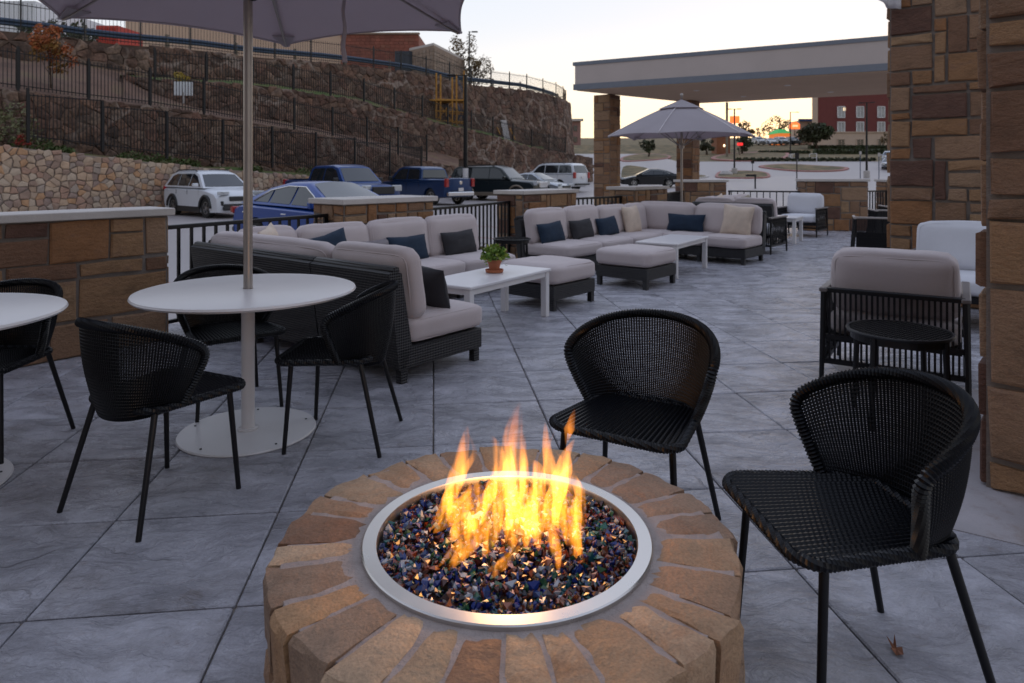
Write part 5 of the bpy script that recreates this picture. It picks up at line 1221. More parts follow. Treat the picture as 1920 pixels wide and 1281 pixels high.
pillow('charcoal lumbar pillow between two navy ones on the umbrella sectional', on(K2, -A_, 2.36, B_, .33, .535), A_, B_, .55, .30, .15, M_char, -.28, .03, 2)
pillow('navy lumbar pillow beside the square cream one, umbrella sectional', on(K2, -A_, 1.66, B_, .33, .535), A_, B_, .56, .30, .14, M_navy, -.3, .05, 7)
pillow('square cream pillow near the corner of the umbrella sectional', on(K2, -A_, .95, B_, .34, .60), A_, B_, .47, .46, .16, M_cream, -.22, .04, 8)
pillow('long dark navy pillow under the umbrella pole', on(K2, B_, .98, -A_, .34, .545), B_, -A_, .66, .30, .14, M_navy, -.25, 0, 9)
pillow('square cream pillow at the right end of the umbrella sectional', on(K2, B_, 1.84, -A_, .35, .62), B_, -A_, .49, .49, .17, M_cream, -.22, -.08, 10)
pillow('pinkish pillow top on the farthest sectional, right of the umbrella pole', on(K3, A_, .6, B_, .3, .66), A_, B_, .5, .44, .16, M_cream, -.1, .2, 11)
pillow('olive grey pillow top at the far end of the farthest sectional', on(K3, A_, 2.1, B_, .3, .62), A_, B_, .46, .44, .15, mat('olive_fabric', (.26, .22, .16), .9, var=.1), -.1, .1, 12)
def ottoman(label, C, a=A_, s=(.74, .70)):
    n_ = V(-a.y, a.x, 0); t = thing('ottoman', label, 'ottoman', C, 0, 'square ottomans with taupe cushions')
    c = a * s[0] / 2 + n_ * s[1] / 2; MB().box(c + Z * .175, (s[0], s[1], .14), Rdir(a), bev=.008).build('base_frame', M_wicker, t)
    for x in (.035, s[0] - .035):
        for y in (.035, s[1] - .035): add('leg', leg_me, t, a * x + n_ * y, (0, 0, math.atan2(a.y, a.x)))
    cushion('seat_cushion', t, c + Z * .345, a, n_, (s[0] + .03, s[1] + .03, .185), M_cush, seed=1, r=.055, puff=.014); return t
ottoman('nearer ottoman pushed against the coffee table with the plant', V(.41, 6.78, 0))
ottoman('farther ottoman standing alone in the middle of the patio', V(1.56, 7.99, 0))
def coffee(label, Rc, a, l, w_, h=.455):
    n_ = V(-a.y, a.x, 0); t = thing('coffee_table', label, 'table', Rc, 0, 'white coffee tables'); c = -a * l / 2 + n_ * w_ / 2
    MB().box(c + Z * (h - .014), (l, w_, .028), Rdir(a), bev=.006).build('tabletop', M_whitetop, t)
    MB().box(c + Z * (h - .052), (l - .05, w_ - .05, .046), Rdir(a)).build('apron', M_white, t)
    lm_ = MB().box((0, 0, (h - .03) / 2), (.062, .062, h - .03), bev=.005).mesh('leg', M_white)
    for x in (.045, l - .045):
        for y in (.045, w_ - .045): add('leg', lm_, t, -a * x + n_ * y, (0, 0, math.atan2(a.y, a.x)))
    return t
C3_ = hd(33)
coffee('white coffee table carrying the terracotta pot plant', V(.376, 6.58, 0), C3_, 1.30, .55)
coffee('empty white coffee table in front of the umbrella sectional', V(2.82, 9.9, 0), C3_, 1.30, .58)
coffee('small white table between the far armchairs', at(1507, 452), hd(33), .75, .60, .50)

# ------------------------------------------------------------------ potted plant
pp = at(927, 511, .455); t = thing('potted_plant', 'small green plant in a terracotta pot on the white coffee table', 'plant', pp)
MB().lathe([(0, 0), (.062, 0), (.080, .006), (.084, .030), (.076, .030), (.070, .012), (0, .010)], 28).build('saucer', M_terracotta, t, smooth=True, sharp=35)
MB().lathe([(0, .012), (.042, .012), (.060, .095), (.066, .095), (.067, .118), (.058, .118), (.055, .100), (0, .100)], 28).build('pot', M_terracotta, t, smooth=True, sharp=35)
L_pl = leaf_mat('pot_leaves', [(.10, .20, .03), (.16, .28, .04), (.30, .36, .05), (.07, .15, .03)])
mb = MB(); rr = random.Random(4); sm_ = MB()
for i in range(330):
    d = V(rr.gauss(0, 1), rr.gauss(0, 1), rr.uniform(-.15, 1.4)).normalized(); r_ = rr.uniform(.05, .115); c = V(0, 0, .12) + V(d.x * r_ * 1.1, d.y * r_ * 1.1, d.z * r_ * 1.1 + .01)
    u = (d + V(rr.gauss(0, .4), rr.gauss(0, .4), rr.gauss(0, .3))).normalized(); v_ = u.cross(V(rr.gauss(0, 1), rr.gauss(0, 1), rr.gauss(0, 1))).normalized(); L_ = rr.uniform(.03, .05); n_ = u.cross(v_) * L_ * .18
    mb.face([c - u * L_ * .5, c - u * L_ * .1 + v_ * L_ * .32 + n_, c + u * L_ * .3 + v_ * L_ * .25 + n_, c + u * L_ * .6, c + u * L_ * .3 - v_ * L_ * .25 + n_, c - u * L_ * .1 - v_ * L_ * .32 + n_], rr.random() * .97 + .01)
    if i % 4 == 0: sm_.tube([(0, 0, .1), c], .0015, 4)
mb.build('foliage', L_pl, t); sm_.build('stems', L_pl, t)

# ------------------------------------------------------------------ woven dining chairs
def chair_proto(label):
    t = thing('woven_chair', label, 'chair', (0, 0, 0), 0, 'black woven dining chairs')
    def Rm(u):          # top rim
        a = u * math.radians(90); return V(.300 * math.sin(a) * (1 - .02 * abs(u)), -.280 * math.cos(a) + .004, .778 - .125 * abs(u) ** 2.2)
    def Bt(u):          # foot of the shell, round the back of the seat
        a = u * math.radians(76); return V(.216 * math.sin(a), -.222 * math.cos(a) + .0 * abs(u), .398 + .040 * abs(u) ** 2)
    def S(u, v):        # shell surface, v from foot to rim
        p = Bt(u).lerp(Rm(u), v); b = math.sin(v * math.pi) * (.024 - .018 * abs(u) ** 2); a = u * math.radians(96)
        return p + V(math.sin(a) * b, -math.cos(a) * b * .6, 0)
    mb = MB(); n = 84
    for i in range(n + 1):
        u = -1 + 2 * i / n; u *= .985
        k = 9; mb.tube([S(u, j / k) for j in range(k + 1)], .0037, 4, cap=False)
    for j in range(1, 56):     # weft strands, bobbing over and under the stakes
        v = j / 56; P = []
        for i in range(2 * n + 1):
            u = (-1 + i / n) * .99; p = S(u, v); a = u * math.radians(96); o = .0028 * (1 if (i // 1 + j) % 2 else -1) if i % 2 == 0 else 0
            P.append(p + V(math.sin(a), -math.cos(a), 0) * o)
        mb.tube(P, .0024, 3, cap=False)
    mb.build('back_weave', M_rattan, t)
    # wrapped rim: side stiles and top in one loop
    path = []
    for j in range(0, 13): path.append(S(-1, j / 13))
    for i in range(41): path.append(Rm(-1 + 2 * i / 40) + V(0, 0, .004))
    for j in range(12, -1, -1): path.append(S(1, j / 13))
    # resample finely and bulge every other ring to look wrapped
    fine = resample(path, .0056)
    for _ in range(60): fine = [fine[0]] + [(fine[i - 1] + fine[i] * 2 + fine[i + 1]) / 4 for i in range(1, len(fine) - 1)] + [fine[-1]]
    fine = resample(fine, .0056)
    rim = MB(); rad = [.0176 + .0026 * (1 if i % 2 else -1) for i in range(len(fine))]
    rim.tube(fine, rad, 10, twist=.05); rim.build('rim', M_rattan, t)
    # seat: outline, ribs across, wrapped edge
    def half(y):       # half width of the seat at y
        f = (y + .20) / .46; w_ = .196 + .054 * f
        if y > .20: w_ -= .06 * ((y - .20) / .06) ** 2
        if y < -.13: w_ *= math.sqrt(max(.05, 1 - ((-.13 - y) / .075) ** 2 * .85))
        return w_
    mb = MB(); ys = [-.185 + .445 * i / 30 for i in range(31)]
    mb2 = MB()
    nr_ = 25
    for i in range(nr_):       # ribs run from back to front
        g = -1 + 2 * (i + .5) / nr_; P = []; k = 60
        for q in range(k + 1):
            y = ys[0] + (ys[-1] - ys[0]) * q / k; x = g * .246 * (.80 + .20 * q / k)
            if abs(x) > half(y) - .002: continue
            P.append(V(x, y, .453 - .007 * (1 - (x / .25) ** 2)))
        if len(P) > 3: mb.tube(P, [.0078 + .0006 * (1 if (q + i) % 2 else -1) for q in range(len(P))], 6, cap=True)
    k = 30
    for (a, b) in zip(ys, ys[1:]): mb2.face([(-half(a), a, .441), (half(a), a, .441), (half(b), b, .441), (-half(b), b, .441)])
    mb.build('seat_weave', M_rattan, t); mb2.build('seat_base', M_rattan, t)
    edge = [V(half(y), y, .445) for y in ys] + [V(-half(y), y, .445) for y in ys[::-1]]; edge.append(edge[0]); fine = resample(edge, .0056)[:-1]
    for _ in range(8): fine = [(fine[i - 1] + fine[i] * 2 + fine[(i + 1) % len(fine)]) / 4 for i in range(len(fine))]
    fine.append(fine[0]); MB().tube(fine, [.0158 + .0014 * (1 if i % 2 else -1) for i in range(len(fine))], 8, cap=False, twist=.1).build('seat_edge', M_rattan, t)
    for sx in (-1, 1):
        MB().tube([(sx * .205, .185, .44), (sx * .232, .212, 0)], [.0125, .0105], 10).build('leg', M_black, t, smooth=True, sharp=50)
        MB().tube([(sx * .185, -.15, .44), (sx * .245, -.262, 0)], [.0125, .0105], 10).build('leg', M_black, t, smooth=True, sharp=50)
        MB().tube([(sx * .19, -.15, .432), (sx * .205, .185, .432)], .009, 6).build('side_rail', M_black, t)
        MB().box((sx * .15, .17, .422), (.022, .03, .03), bev=.006).build('foot_pad', M_plastic, t)
    return t
def face_rot(f): return math.atan2(f[1], f[0]) - math.pi / 2     # local +y towards f
ch = chair_proto('woven chair facing the fire pit from behind it')
ch.location = (.47, 2.63, 0); ch.rotation_euler = (0, 0, face_rot((-.52, -.85)))
clone(ch, 'woven chair right of the fire pit, its seat turned to the fire', (.915, 1.885, 0), face_rot((-.985, -.10)))
clone(ch, 'woven chair in front of the umbrella table, seen from behind', (-1.486, 2.905, 0), face_rot((.45, .89)))
clone(ch, 'woven chair on the far side of the umbrella table, by the railing', (-1.66, 4.06, 0), face_rot((.62, -.78)))
clone(ch, 'woven chair between the umbrella table and the near sectional', (-.885, 3.575, 0), face_rot((-.997, .05)))
clone(ch, 'woven chair tucked behind the partly visible table at the left edge', (-2.60, 3.44, 0), face_rot((-.05, -1)))

# ------------------------------------------------------------------ pedestal tables
def pedestal(label, C):
    t = thing('round_table', label, 'table', C, 0, 'white round pedestal tables')
    MB().lathe([(.02, .728), (.530, .728), (.548, .732), (.557, .742), (.552, .752), (.538, .756), (.028, .756)], 96).build('tabletop', M_whitetop, t, smooth=True, sharp=30)
    MB().tube([(0, 0, .012), (0, 0, .73)], .034, 24).build('column', M_white, t, smooth=True, sharp=40)
    MB().lathe([(0, 0.001), (.342, .001), (.346, .006), (.342, .013), (.0, .015)], 80).build('base_plate', M_white, t, smooth=True, sharp=30)
    MB().lathe([(.034, .014), (.052, .014), (.05, .022), (.034, .024)], 24).build('collar', M_white, t, smooth=True)
    for k in range(5):
        a = .5 + k * 2 * math.pi / 5; MB().lathe([(0, 0), (.006, 0), (.006, .003), (0, .004)], 8, (math.cos(a) * .30, math.sin(a) * .30, .0145)).build('bolt', M_black, t)
    return t
UT = V(-1.395, 3.65, 0)
pedestal('white round table with the umbrella pole through it', UT)
pedestal('white round table cut by the left edge of the picture', V(-2.575, 2.98, 0))

# ------------------------------------------------------------------ umbrellas
M_seam = mat('seam_canvas', (.66, .62, .64), .85, var=.05)
def umbrella(label, C, ze, rise, R_, rot, z0=.015, foot=False, strap=False, hub_z=None):
    t = thing('umbrella', label, 'umbrella', C, 0, 'hexagonal market umbrellas'); za = ze + rise
    MB().tube([(0, 0, z0), (0, 0, za)], .0235, 20).build('pole', M_pole, t, smooth=True, sharp=40)
    co = [V(math.cos(rot + k * math.pi / 3) * R_, math.sin(rot + k * math.pi / 3) * R_, ze) for k in range(6)]
    def cloth(r0, r1, dz, nm, m, lift=0.0, sag=.04):
        mb = MB(); nr, na = 12, 12
        for side in (0, 1):
            for k in range(6):
                a, b = co[k], co[(k + 1) % 6]; o = len(mb.v)
                for i in range(nr + 1):
                    f = r0 + (r1 - r0) * i / nr
                    for j in range(na + 1):
                        g = j / na; e_ = a.lerp(b, g); e_.z = ze; ce = 4 * g * (1 - g)
                        p = V(e_.x * f, e_.y * f, za + (ze - za) * f - math.sin(f * math.pi) * -.03)
                        p.z += (sag * .8 * ce * f ** 2) * (1 if nm == 'canopy' else .5) - dz * side + lift
                        p.x *= 1 - .045 * ce * max(0, (f - .55) / .45) ** 2; p.y *= 1 - .045 * ce * max(0, (f - .55) / .45) ** 2
                        p.z += .006 * pnoise(p * 3 + V(k, 0, 0)); mb.pts([p])
                for i in range(nr):
                    for j in range(na):
                        q = o + i * (na + 1) + j; f_ = (q, q + 1, q + na + 2, q + na + 1); mb.f.append(f_ if side else f_[::-1])
        return mb.build(nm, m, t, smooth=True, sharp=25)
    cloth(.03, 1.0, .004, 'canopy', M_canvas); cloth(.0, .31, .004, 'vent_cap', M_canvas, lift=.035)
    hem = MB()
    for k in range(6):
        a, b = co[k], co[(k + 1) % 6]; P = []
        for j in range(13):
            g = j / 12; p = a.lerp(b, g); ce = 4 * g * (1 - g); P.append(V(p.x * (1 - .045 * ce), p.y * (1 - .045 * ce), ze + .032 * ce - .004))
        hem.tube(P, .009, 5, flat=.5)
    hem.build('hem', M_canvas, t, smooth=True)
    for a in co:
        MB().tube([V(a.x * f, a.y * f, za + (ze - za) * f + math.sin(f * math.pi) * .03 + .006) for f in [.04 + .96 * i / 12 for i in range(13)]], .010, 5, flat=.6).build('seam', M_seam, t, smooth=True)
    hz_ = hub_z or ze - .18
    for c in co:
        d = V(c.x, c.y, 0).normalized(); MB().box((V(0, 0, za - .05) + c * 1.0 + V(0, 0, -.022 - 0)) / 2 + V(0, 0, 0), (.001, .001, .001))
        MB().tube([V(0, 0, za - .055) + d * .05, V(c.x, c.y, ze - .022) * .985 + V(0, 0, ze * .015)], .011, 6, flat=.7).build('rib', M_pole, t)
        m_ = V(0, 0, za - .055).lerp(V(c.x, c.y, ze - .03), .52); MB().tube([V(0, 0, hz_) + d * .04, m_], .009, 6).build('strut', M_pole, t)
        q = V(c.x, c.y, ze); s_ = V(-d.y, d.x, 0); mb = MB(); mb.prism([q - d * .15 - s_ * .075 + Z * .022, q - d * .15 + s_ * .075 + Z * .022, q + s_ * .02 - Z * .022, q - s_ * .02 - Z * .022], [q - d * .15 - s_ * .075 + Z * .032, q - d * .15 + s_ * .075 + Z * .032, q + s_ * .02 - Z * .010, q - s_ * .02 - Z * .010]); mb.build('corner_pocket', M_canvas, t)
    MB().lathe([(.026, -.05), (.05, -.05), (.055, 0), (.05, .05), (.026, .05)], 16, (0, 0, hz_)).build('hub', M_pole, t, smooth=True, sharp=40)
    MB().lathe([(.026, -.03), (.05, -.03), (.05, .02), (.0, .02)], 16, (0, 0, za - .06)).build('crown_hub', M_pole, t, smooth=True, sharp=40)
    MB().lathe([(0, -.02), (.018, -.015), (.014, .03), (.03, .05), (.033, .07), (.022, .095), (0, .10)], 16, (0, 0, za + .05)).build('finial', M_pole, t, smooth=True)
    if strap:
        q = atd(645, 4.0, 0); q = V(q.x - C[0], q.y - C[1], 0); mb = MB(); zt_ = ze + .14; zb_ = hat(117, 4.0)
        P = [V(q.x + .006 * math.sin(z * 14), q.y, zt_ + (zb_ - zt_) * z / 10) for z in range(11)]
        mb.tube(P, [.011 + .007 * (i / 10) ** 2 for i in range(11)], 8, flat=.4); mb.build('tie_strap', M_canvas, t, smooth=True)
        MB().tube([V(.04 + .035 * math.cos(a), -.03, 2.30 + .03 * math.sin(a)) for a in [i * math.pi * 2 / 14 for i in range(15)]], .004, 5, cap=False).build('cord', M_plastic, t)
        MB().lathe([(.0265, -.02), (.036, -.02), (.036, .03), (.0265, .03)], 16, (0, 0, 2.33)).build('clamp', M_plastic, t)
    if foot:
        MB().lathe([(0, 0), (.30, 0), (.31, .03), (.27, .07), (.05, .09), (.05, .35), (.03, .35)], 40).build('base', M_black, t, smooth=True, sharp=35)
    return t
umbrella('grey canvas umbrella overhead, its pole standing in the round table', UT, 2.30, .50, 1.38, math.radians(40), z0=.757 - .02, strap=True, hub_z=2.45)
umbrella('open grey umbrella standing behind the far sectional', (3.18, 12.95, 0), 2.04, .66, 1.38, 0.0, foot=True)
# awning corner at the top of the second pillar
aw = V(4.02, 7.25, 3.05); t = thing('awning', 'white awning corner beside the top of the tan stone pillar', 'awning', aw)
mb = MB(); n = 10
for i in range(n + 1):
    for j in range(n + 1):
        u, v_ = i / n, j / n; x = -.26 + .30 * u; zlow = .02 + .16 * (1 - u) ** 1.3 + .06 * math.sin(u * 9) * .3
        mb.pts([(x, .05 * math.sin(u * 10), zlow + (.6 - zlow) * v_)])
for i in range(n):
    for j in range(n): q = i * (n + 1) + j; mb.f.append((q, q + n + 1, q + n + 2, q + 1))
o = mb.build('cloth', mat('white_canvas', (.60, .58, .60), .85, var=.04), t, smooth=True); so_ = o.modifiers.new('thick', 'SOLIDIFY'); so_.thickness = .02
MB().tube([(-.28, .02, .60), (.3, .02, .60)], .03, 8).build('pole', M_pole, t)

# ------------------------------------------------------------------ rope armchairs
def armchair_mesh(t, w_, dp=.78, h=.605, slats=True, cush=M_white_cush, bh=.44):
    hw, hd_ = w_ / 2, dp / 2
    for sx in (-1, 1):
        for sy in (-1, 1): MB().tube([(sx * (hw - .02), sy * (hd_ - .02), h - .02), (sx * (hw - .02 + .012), sy * (hd_ - .02 + .02), 0)], [.021, .016], 6).build('leg', M_black, t)
        MB().box((sx * (hw - .02), 0, h), (.05, dp + .03, .028), bev=.006).build('arm_rail', mat('grey_arm', (.16, .14, .135), .5, var=.1), t)
        MB().box((sx * (hw - .02), 0, .14), (.03, dp, .03)).build('lower_rail', M_black, t)
        mb = MB(); rr = random.Random(5); x = sx * (hw - .02); n = 13
        for i in range(n):      # criss-crossed cords
            y0 = -hd_ + dp * (i + .5) / n
            for k in (-1, 0, 1):
                y1 = y0 + k * dp * .17 + rr.uniform(-.02, .02)
                if abs(y1) < hd_: mb.tube([(x + .004 * k, y0, h - .01), (x + .008, (y0 + y1) / 2, (h + .15) / 2), (x + .004 * k, y1, .15)], .0058, 4)
        for i in range(5): mb.tube([(x, -hd_ + .02, .22 + i * .08), (x, hd_ - .02, .22 + i * .08 + rr.uniform(-.02, .02))], .0055, 4)
        mb.build('rope_panel', M_black, t)
    MB().box((0, -hd_ + .02, h), (w_ - .04, .045, .03), bev=.005).build('back_rail', M_black, t)
    for z in (.14, .30): MB().box((0, -hd_ + .02, z), (w_ - .06, .028, .03)).build('lower_rail', M_black, t)
    MB().box((0, hd_ - .03, .27), (w_ - .06, .03, .05)).build('front_rail', M_black, t)
    MB().box((0, 0, .285), (w_ - .08, dp - .06, .03)).build('seat_deck', M_black, t)
    n = int((w_ - .08) / .03); sm__ = MB().box((0, 0, 0), (.013, .012, h - .155)).mesh('slat', M_black)
    for i in range(n): add('slat', sm__, t, (-(w_ - .08) / 2 + (w_ - .08) * (i + .5) / n, -hd_ + .02, (h + .13) / 2))
    cushion('seat_cushion', t, (0, .03, .38), V(1, 0, 0), V(0, 1, 0), (w_ - .10, dp - .08, .15), cush, seed=0)
    cushion('back_cushion', t, (0, -hd_ + .17, .455 + bh / 2), V(1, 0, 0), V(0, 1, 0), (w_ - .12, .19, bh), cush, tilt=.13, seed=4, r=.06)
GAc = 'black rope-sided armchairs'
t = thing('rope_armchair', 'nearest rope armchair seen from behind with a mauve cushion', 'armchair', (2.57, 4.62, 0), face_rot(hd(33)), GAc); armchair_mesh(t, .82, cush=M_cush, bh=.40)
t = thing('rope_loveseat', 'pale cushioned loveseat against the tan stone pillar', 'loveseat', (4.28, 6.1, 0), face_rot(-A_), GAc); armchair_mesh(t, 1.4)
t = thing('rope_armchair', 'far rope armchair with pale cushions facing us by the widest pier', 'armchair', (6.28, 14.95, 0), face_rot(-A_), GAc); armchair_mesh(t, .84)
t = clone(t, 'rope armchair at the right end of the umbrella sectional, back to us', (4.22, 12.0, 0), face_rot(A_))
for c_ in list(t.children):
    if c_.name.startswith('back_cushion'):
        for g_ in list(c_.children): bpy.data.objects.remove(g_)
        bpy.data.objects.remove(c_)
def slat_chair(label, C, f):
    t = thing('slatted_chair', label, 'chair', C, face_rot(f), 'black slatted chairs beyond the pillar'); w_, dp, h = .72, .66, .66
    for sx in (-1, 1):
        for sy in (-1, 1): MB().tube([(sx * (.32), sy * .28, h - .02), (sx * .37, sy * .32, 0)], [.02, .017], 6).build('leg', M_black, t)
        MB().box((sx * .33, 0, h), (.04, dp, .025), bev=.005).build('arm_rail', mat('pale_arm', (.34, .30, .28), .5, var=.1), t)
    MB().box((0, -.30, h + .01), (.70, .05, .028), bev=.005).build('back_rail', mat('pale_arm', (.34, .30, .28), .5), t)
    MB().box((0, 0, .36), (.62, .6, .04), bev=.01).build('seat', M_black, t); 
    sm__ = MB().box((0, 0, 0), (.014, .012, h - .2)).mesh('slat', M_black)
    for i in range(30): add('slat', sm__, t, (-.31 + .62 * i / 29, -.30, (h + .2) / 2))
    MB().box((0, -.30, .2), (.64, .03, .03)).build('lower_rail', M_black, t); MB().box((0, -.285, .32), (.62, .02, .26)).build('back_panel', M_black, t)
    for sx in (-1, 1):
        for i in range(14): add('slat', sm__, t, (sx * .34, -.28 + .56 * i / 13, (h + .2) / 2))
    return t
s0 = slat_chair('nearest black slatted chair beside the tan stone pillar', (5.72, 10.8, 0), hd(24))
clone(s0, 'second black slatted chair, its pale rail above the nearest one', (7.1, 12.9, 0), face_rot(hd(15)))
clone(s0, 'farthest black slatted chair, just a pale rail beside the pillar', (8.1, 14.4, 0), face_rot(hd(15)))

# black side tables
def side_table(label, C, r_, h):
    t = thing('side_table', label, 'side table', C, 0, 'round black side tables')
    mb = MB().lathe([(0, h - .012), (r_ - .012, h - .012), (r_, h - .012), (r_ + .004, h - .002), (r_, h + .004), (r_ - .012, h + .004), (r_ - .014, h - .004), (0, h - .004)], 56); mb.build('tabletop', M_black, t, smooth=True, sharp=30)
    sl_ = MB(); n = 21
    for i in range(n):
        x = -r_ + 2 * r_ * (i + .5) / n; y = math.sqrt(max(0, (r_ - .02) ** 2 - x * x))
        if y > .03:
            for (p0, p1_) in (((x, -y), (x, y)),): c, s_ = math.cos(.6), math.sin(.6); q = [(a * c - b * s_, a * s_ + b * c, h - .0015) for a, b in (p0, p1_)]; sl_.tube(q, .0042, 4)
            q = [(a * math.cos(2.17) - b * math.sin(2.17), a * math.sin(2.17) + b * math.cos(2.17), h - .0005) for a, b in ((x, -y), (x, y))]; sl_.tube(q, .0032, 4)
    sl_.build('lattice_top', M_black, t)
    for k in range(4):
        a = .55 + k * math.pi / 2; MB().tube([(math.cos(a) * (r_ - .02), math.sin(a) * (r_ - .02), h - .012), (math.cos(a) * (r_ - .0), math.sin(a) * (r_ - .0), 0)], [.017, .014], 8).build('leg', M_black, t)
    MB().lathe([(r_ - .04, h - .05), (r_ - .02, h - .05), (r_ - .02, h - .012), (r_ - .04, h - .012)], 40, closed=True).build('apron', M_black, t)
    return t
side_table('round black lattice-topped side table behind the nearest armchair', (2.13, 3.80, 0), .262, .50)
side_table('black side table between the two sectionals by the railing', (.0, 8.84, 0), .24, .52)

# fallen leaf, shrubs along the railing
lf = at(1681, 1222); mb = MB()
P = [(-.012, -.02, .002), (-.004, -.028, .010), (.010, -.018, .003), (.016, .0, .012), (.006, .010, .004), (.010, .028, .030), (-.002, .014, .008), (-.014, .026, .026), (-.010, .004, .006), (-.020, -.006, .014)]
c = mb.pts([(0, 0, .006)] + P)
for i in range(len(P)): mb.f.append((c, c + 1 + i, c + 1 + (i + 1) % len(P)))
o = mb.build('dry_leaf', M_leafbrown, label='curled brown leaf lying on the patio below the right chair', cat='leaf', loc=(lf.x, lf.y, .002)); md = o.modifiers.new('thick', 'SOLIDIFY'); md.thickness = .0012
L_sh = leaf_mat('shrub_leaves', [(.14, .15, .03), (.20, .18, .04), (.10, .11, .03), (.26, .17, .05)])
shrub('yellow-green shrub behind the railing left of the side table', V(-.62, 10.35, -.3), .42, 80, L_sh, 520, ls=.035, group='shrubs along the patio railing', sz=1.5)
shrub('reddish low shrub behind the railing near the second pier', V(-1.02, 9.7, -.3), .32, 81, leaf_mat('red_shrub', [(.22, .08, .04), (.18, .12, .04), (.25, .12, .05)]), 320, ls=.03, group='shrubs along the patio railing', sz=1.4)
shrub('tall yellowing shrub against the pier below the canopy column', V(2.75, 13.05, 0), .33, 82, leaf_mat('yellow_shrub', [(.22, .20, .03), (.30, .26, .04), (.14, .14, .03)]), 420, ls=.035, group='shrubs along the patio railing', sz=2.4)
shrub('green shrub between the third pier and the white SUV', V(1.7, 16.5, -.3), .5, 83, L_sh, 420, ls=.05, group='shrubs along the patio railing', sz=1.2)
for i, (px, r_) in enumerate(((60, .5), (112, .3), (245, .4), (300, .45), (350, .35), (470, .35), (575, .5))):
    p = isect(px, 1.5)[1]; shrub(('dark green shrub behind the fieldstone wall, ' + ('farthest left', 'second from left', 'third from left', 'left of the SUV', 'above the SUV roof', 'right of the pole', 'above the pickup')[i]), V(p.x, p.y, hat(interp(T0, px), p.y) - .05), r_, 90 + i, L_gr, 260, ls=.06, group='shrubs on the ledge', sx=1.8)
shrub('tall pale shrub at the left picture edge by the black fence', atd(8, 24.2, hat(270, 24.2)), 1.1, 99, leaf_mat('pale_shrub', [(.12, .13, .06), (.16, .15, .07), (.09, .10, .04)]), 700, ls=.06, group='shrubs on the ledge', sz=1.3)
p = isect(43, 1.0)[1]; shrub('small red-leaved shrub by the first fence post', atd(43, p.y, hat(273, p.y)), .28, 98, leaf_mat('red_leaves', [(.35, .04, .03), (.28, .05, .03)]), 200, ls=.05, group='shrubs on the ledge', sz=1.3)

# ------------------------------------------------------------------ fire pit
FC = V(-.012, 1.775, 0); RO, RI, HT = .577, .372, .435
t = thing('fire_pit', 'round sandstone fire pit with a steel ring full of coloured glass', 'fire pit', FC)
MB().lathe([(0, -.02), (RO - .016, -.02), (RO - .014, HT - .02), (RO - .022, HT - .005), (RI - .004, HT - .002), (RI - .01, HT - .002), (RI - .014, HT - .06), (0, HT - .06)], 72).build('mortar_core', M_pitmortar, t, smooth=True, sharp=30)
rr = random.Random(12); a = 0; angs = []
while a < 2 * math.pi - .12: s_ = rr.choice((.16, .19, .21, .24, .29)); angs.append(a); a += s_
angs.append(2 * math.pi)
sc_f = 2 * math.pi / angs[-1]
def cap_stone(a0, a1, r0, r1, zt_, th, tint):
    mb = MB(); na, nr = 6, 6; g = .0052
    def P(i, j, lay):
        f, q = i / na, j / nr; a_ = a0 + (a1 - a0) * f; r_ = r0 + (r1 - r0) * q
        edge = min(i, na - i, j, nr - j)
        a_ += (g / r_) * (1 - 2 * f); 
        w = pnoise(V(a_ * 9, r_ * 22, tint * 9)); r_ += (.010 * w if j in (0, nr) else 0); a_ += (.007 * w if i in (0, na) else 0)
        z = zt_ - (.007 if edge == 0 else 0) + .006 * pnoise(V(a_ * 11, r_ * 26, tint * 7)) + .004 * pnoise(V(a_ * 30, r_ * 70, tint * 3)) + .003 * w
        if lay == 1: z = zt_ - .02; r_ += .006 * (1 if j == nr else 0)
        if lay == 2: z = zt_ - th
        if j == nr and lay: r_ += .012 * pnoise(V(a_ * 12, lay * 2.2, tint * 5))
        return (math.cos(a_) * r_, math.sin(a_) * r_, z)
    for i in range(na + 1):
        for j in range(nr + 1): mb.pts([P(i, j, 0)], tint)
    for i in range(na):
        for j in range(nr): q = i * (nr + 1) + j; mb.f.append((q, q + nr + 1, q + nr + 2, q + 1))
    bd = [(i, 0) for i in range(na + 1)] + [(na, j) for j in range(1, nr + 1)] + [(i, nr) for i in range(na - 1, -1, -1)] + [(0, j) for j in range(nr - 1, 0, -1)]
    prev = [i * (nr + 1) + j for i, j in bd]
    for lay in (1, 2):
        o = mb.pts([P(i, j, lay) for i, j in bd], tint); cur = [o + k for k in range(len(bd))]
        for k in range(len(bd)): k2 = (k + 1) % len(bd); mb.f.append((prev[k], prev[k2], cur[k2], cur[k]))
        prev = cur
    return mb
for a0, a1 in zip(angs, angs[1:]):
    ro = RO + rr.uniform(-.012, .014); ri = RI + rr.uniform(.003, .022)
    cap_stone(a0 * sc_f, a1 * sc_f, ri, ro, HT + rr.uniform(.000, .006), .15, rr.random() * .97 + .01).build('cap_stone', M_pit, t, smooth=True, sharp=38)
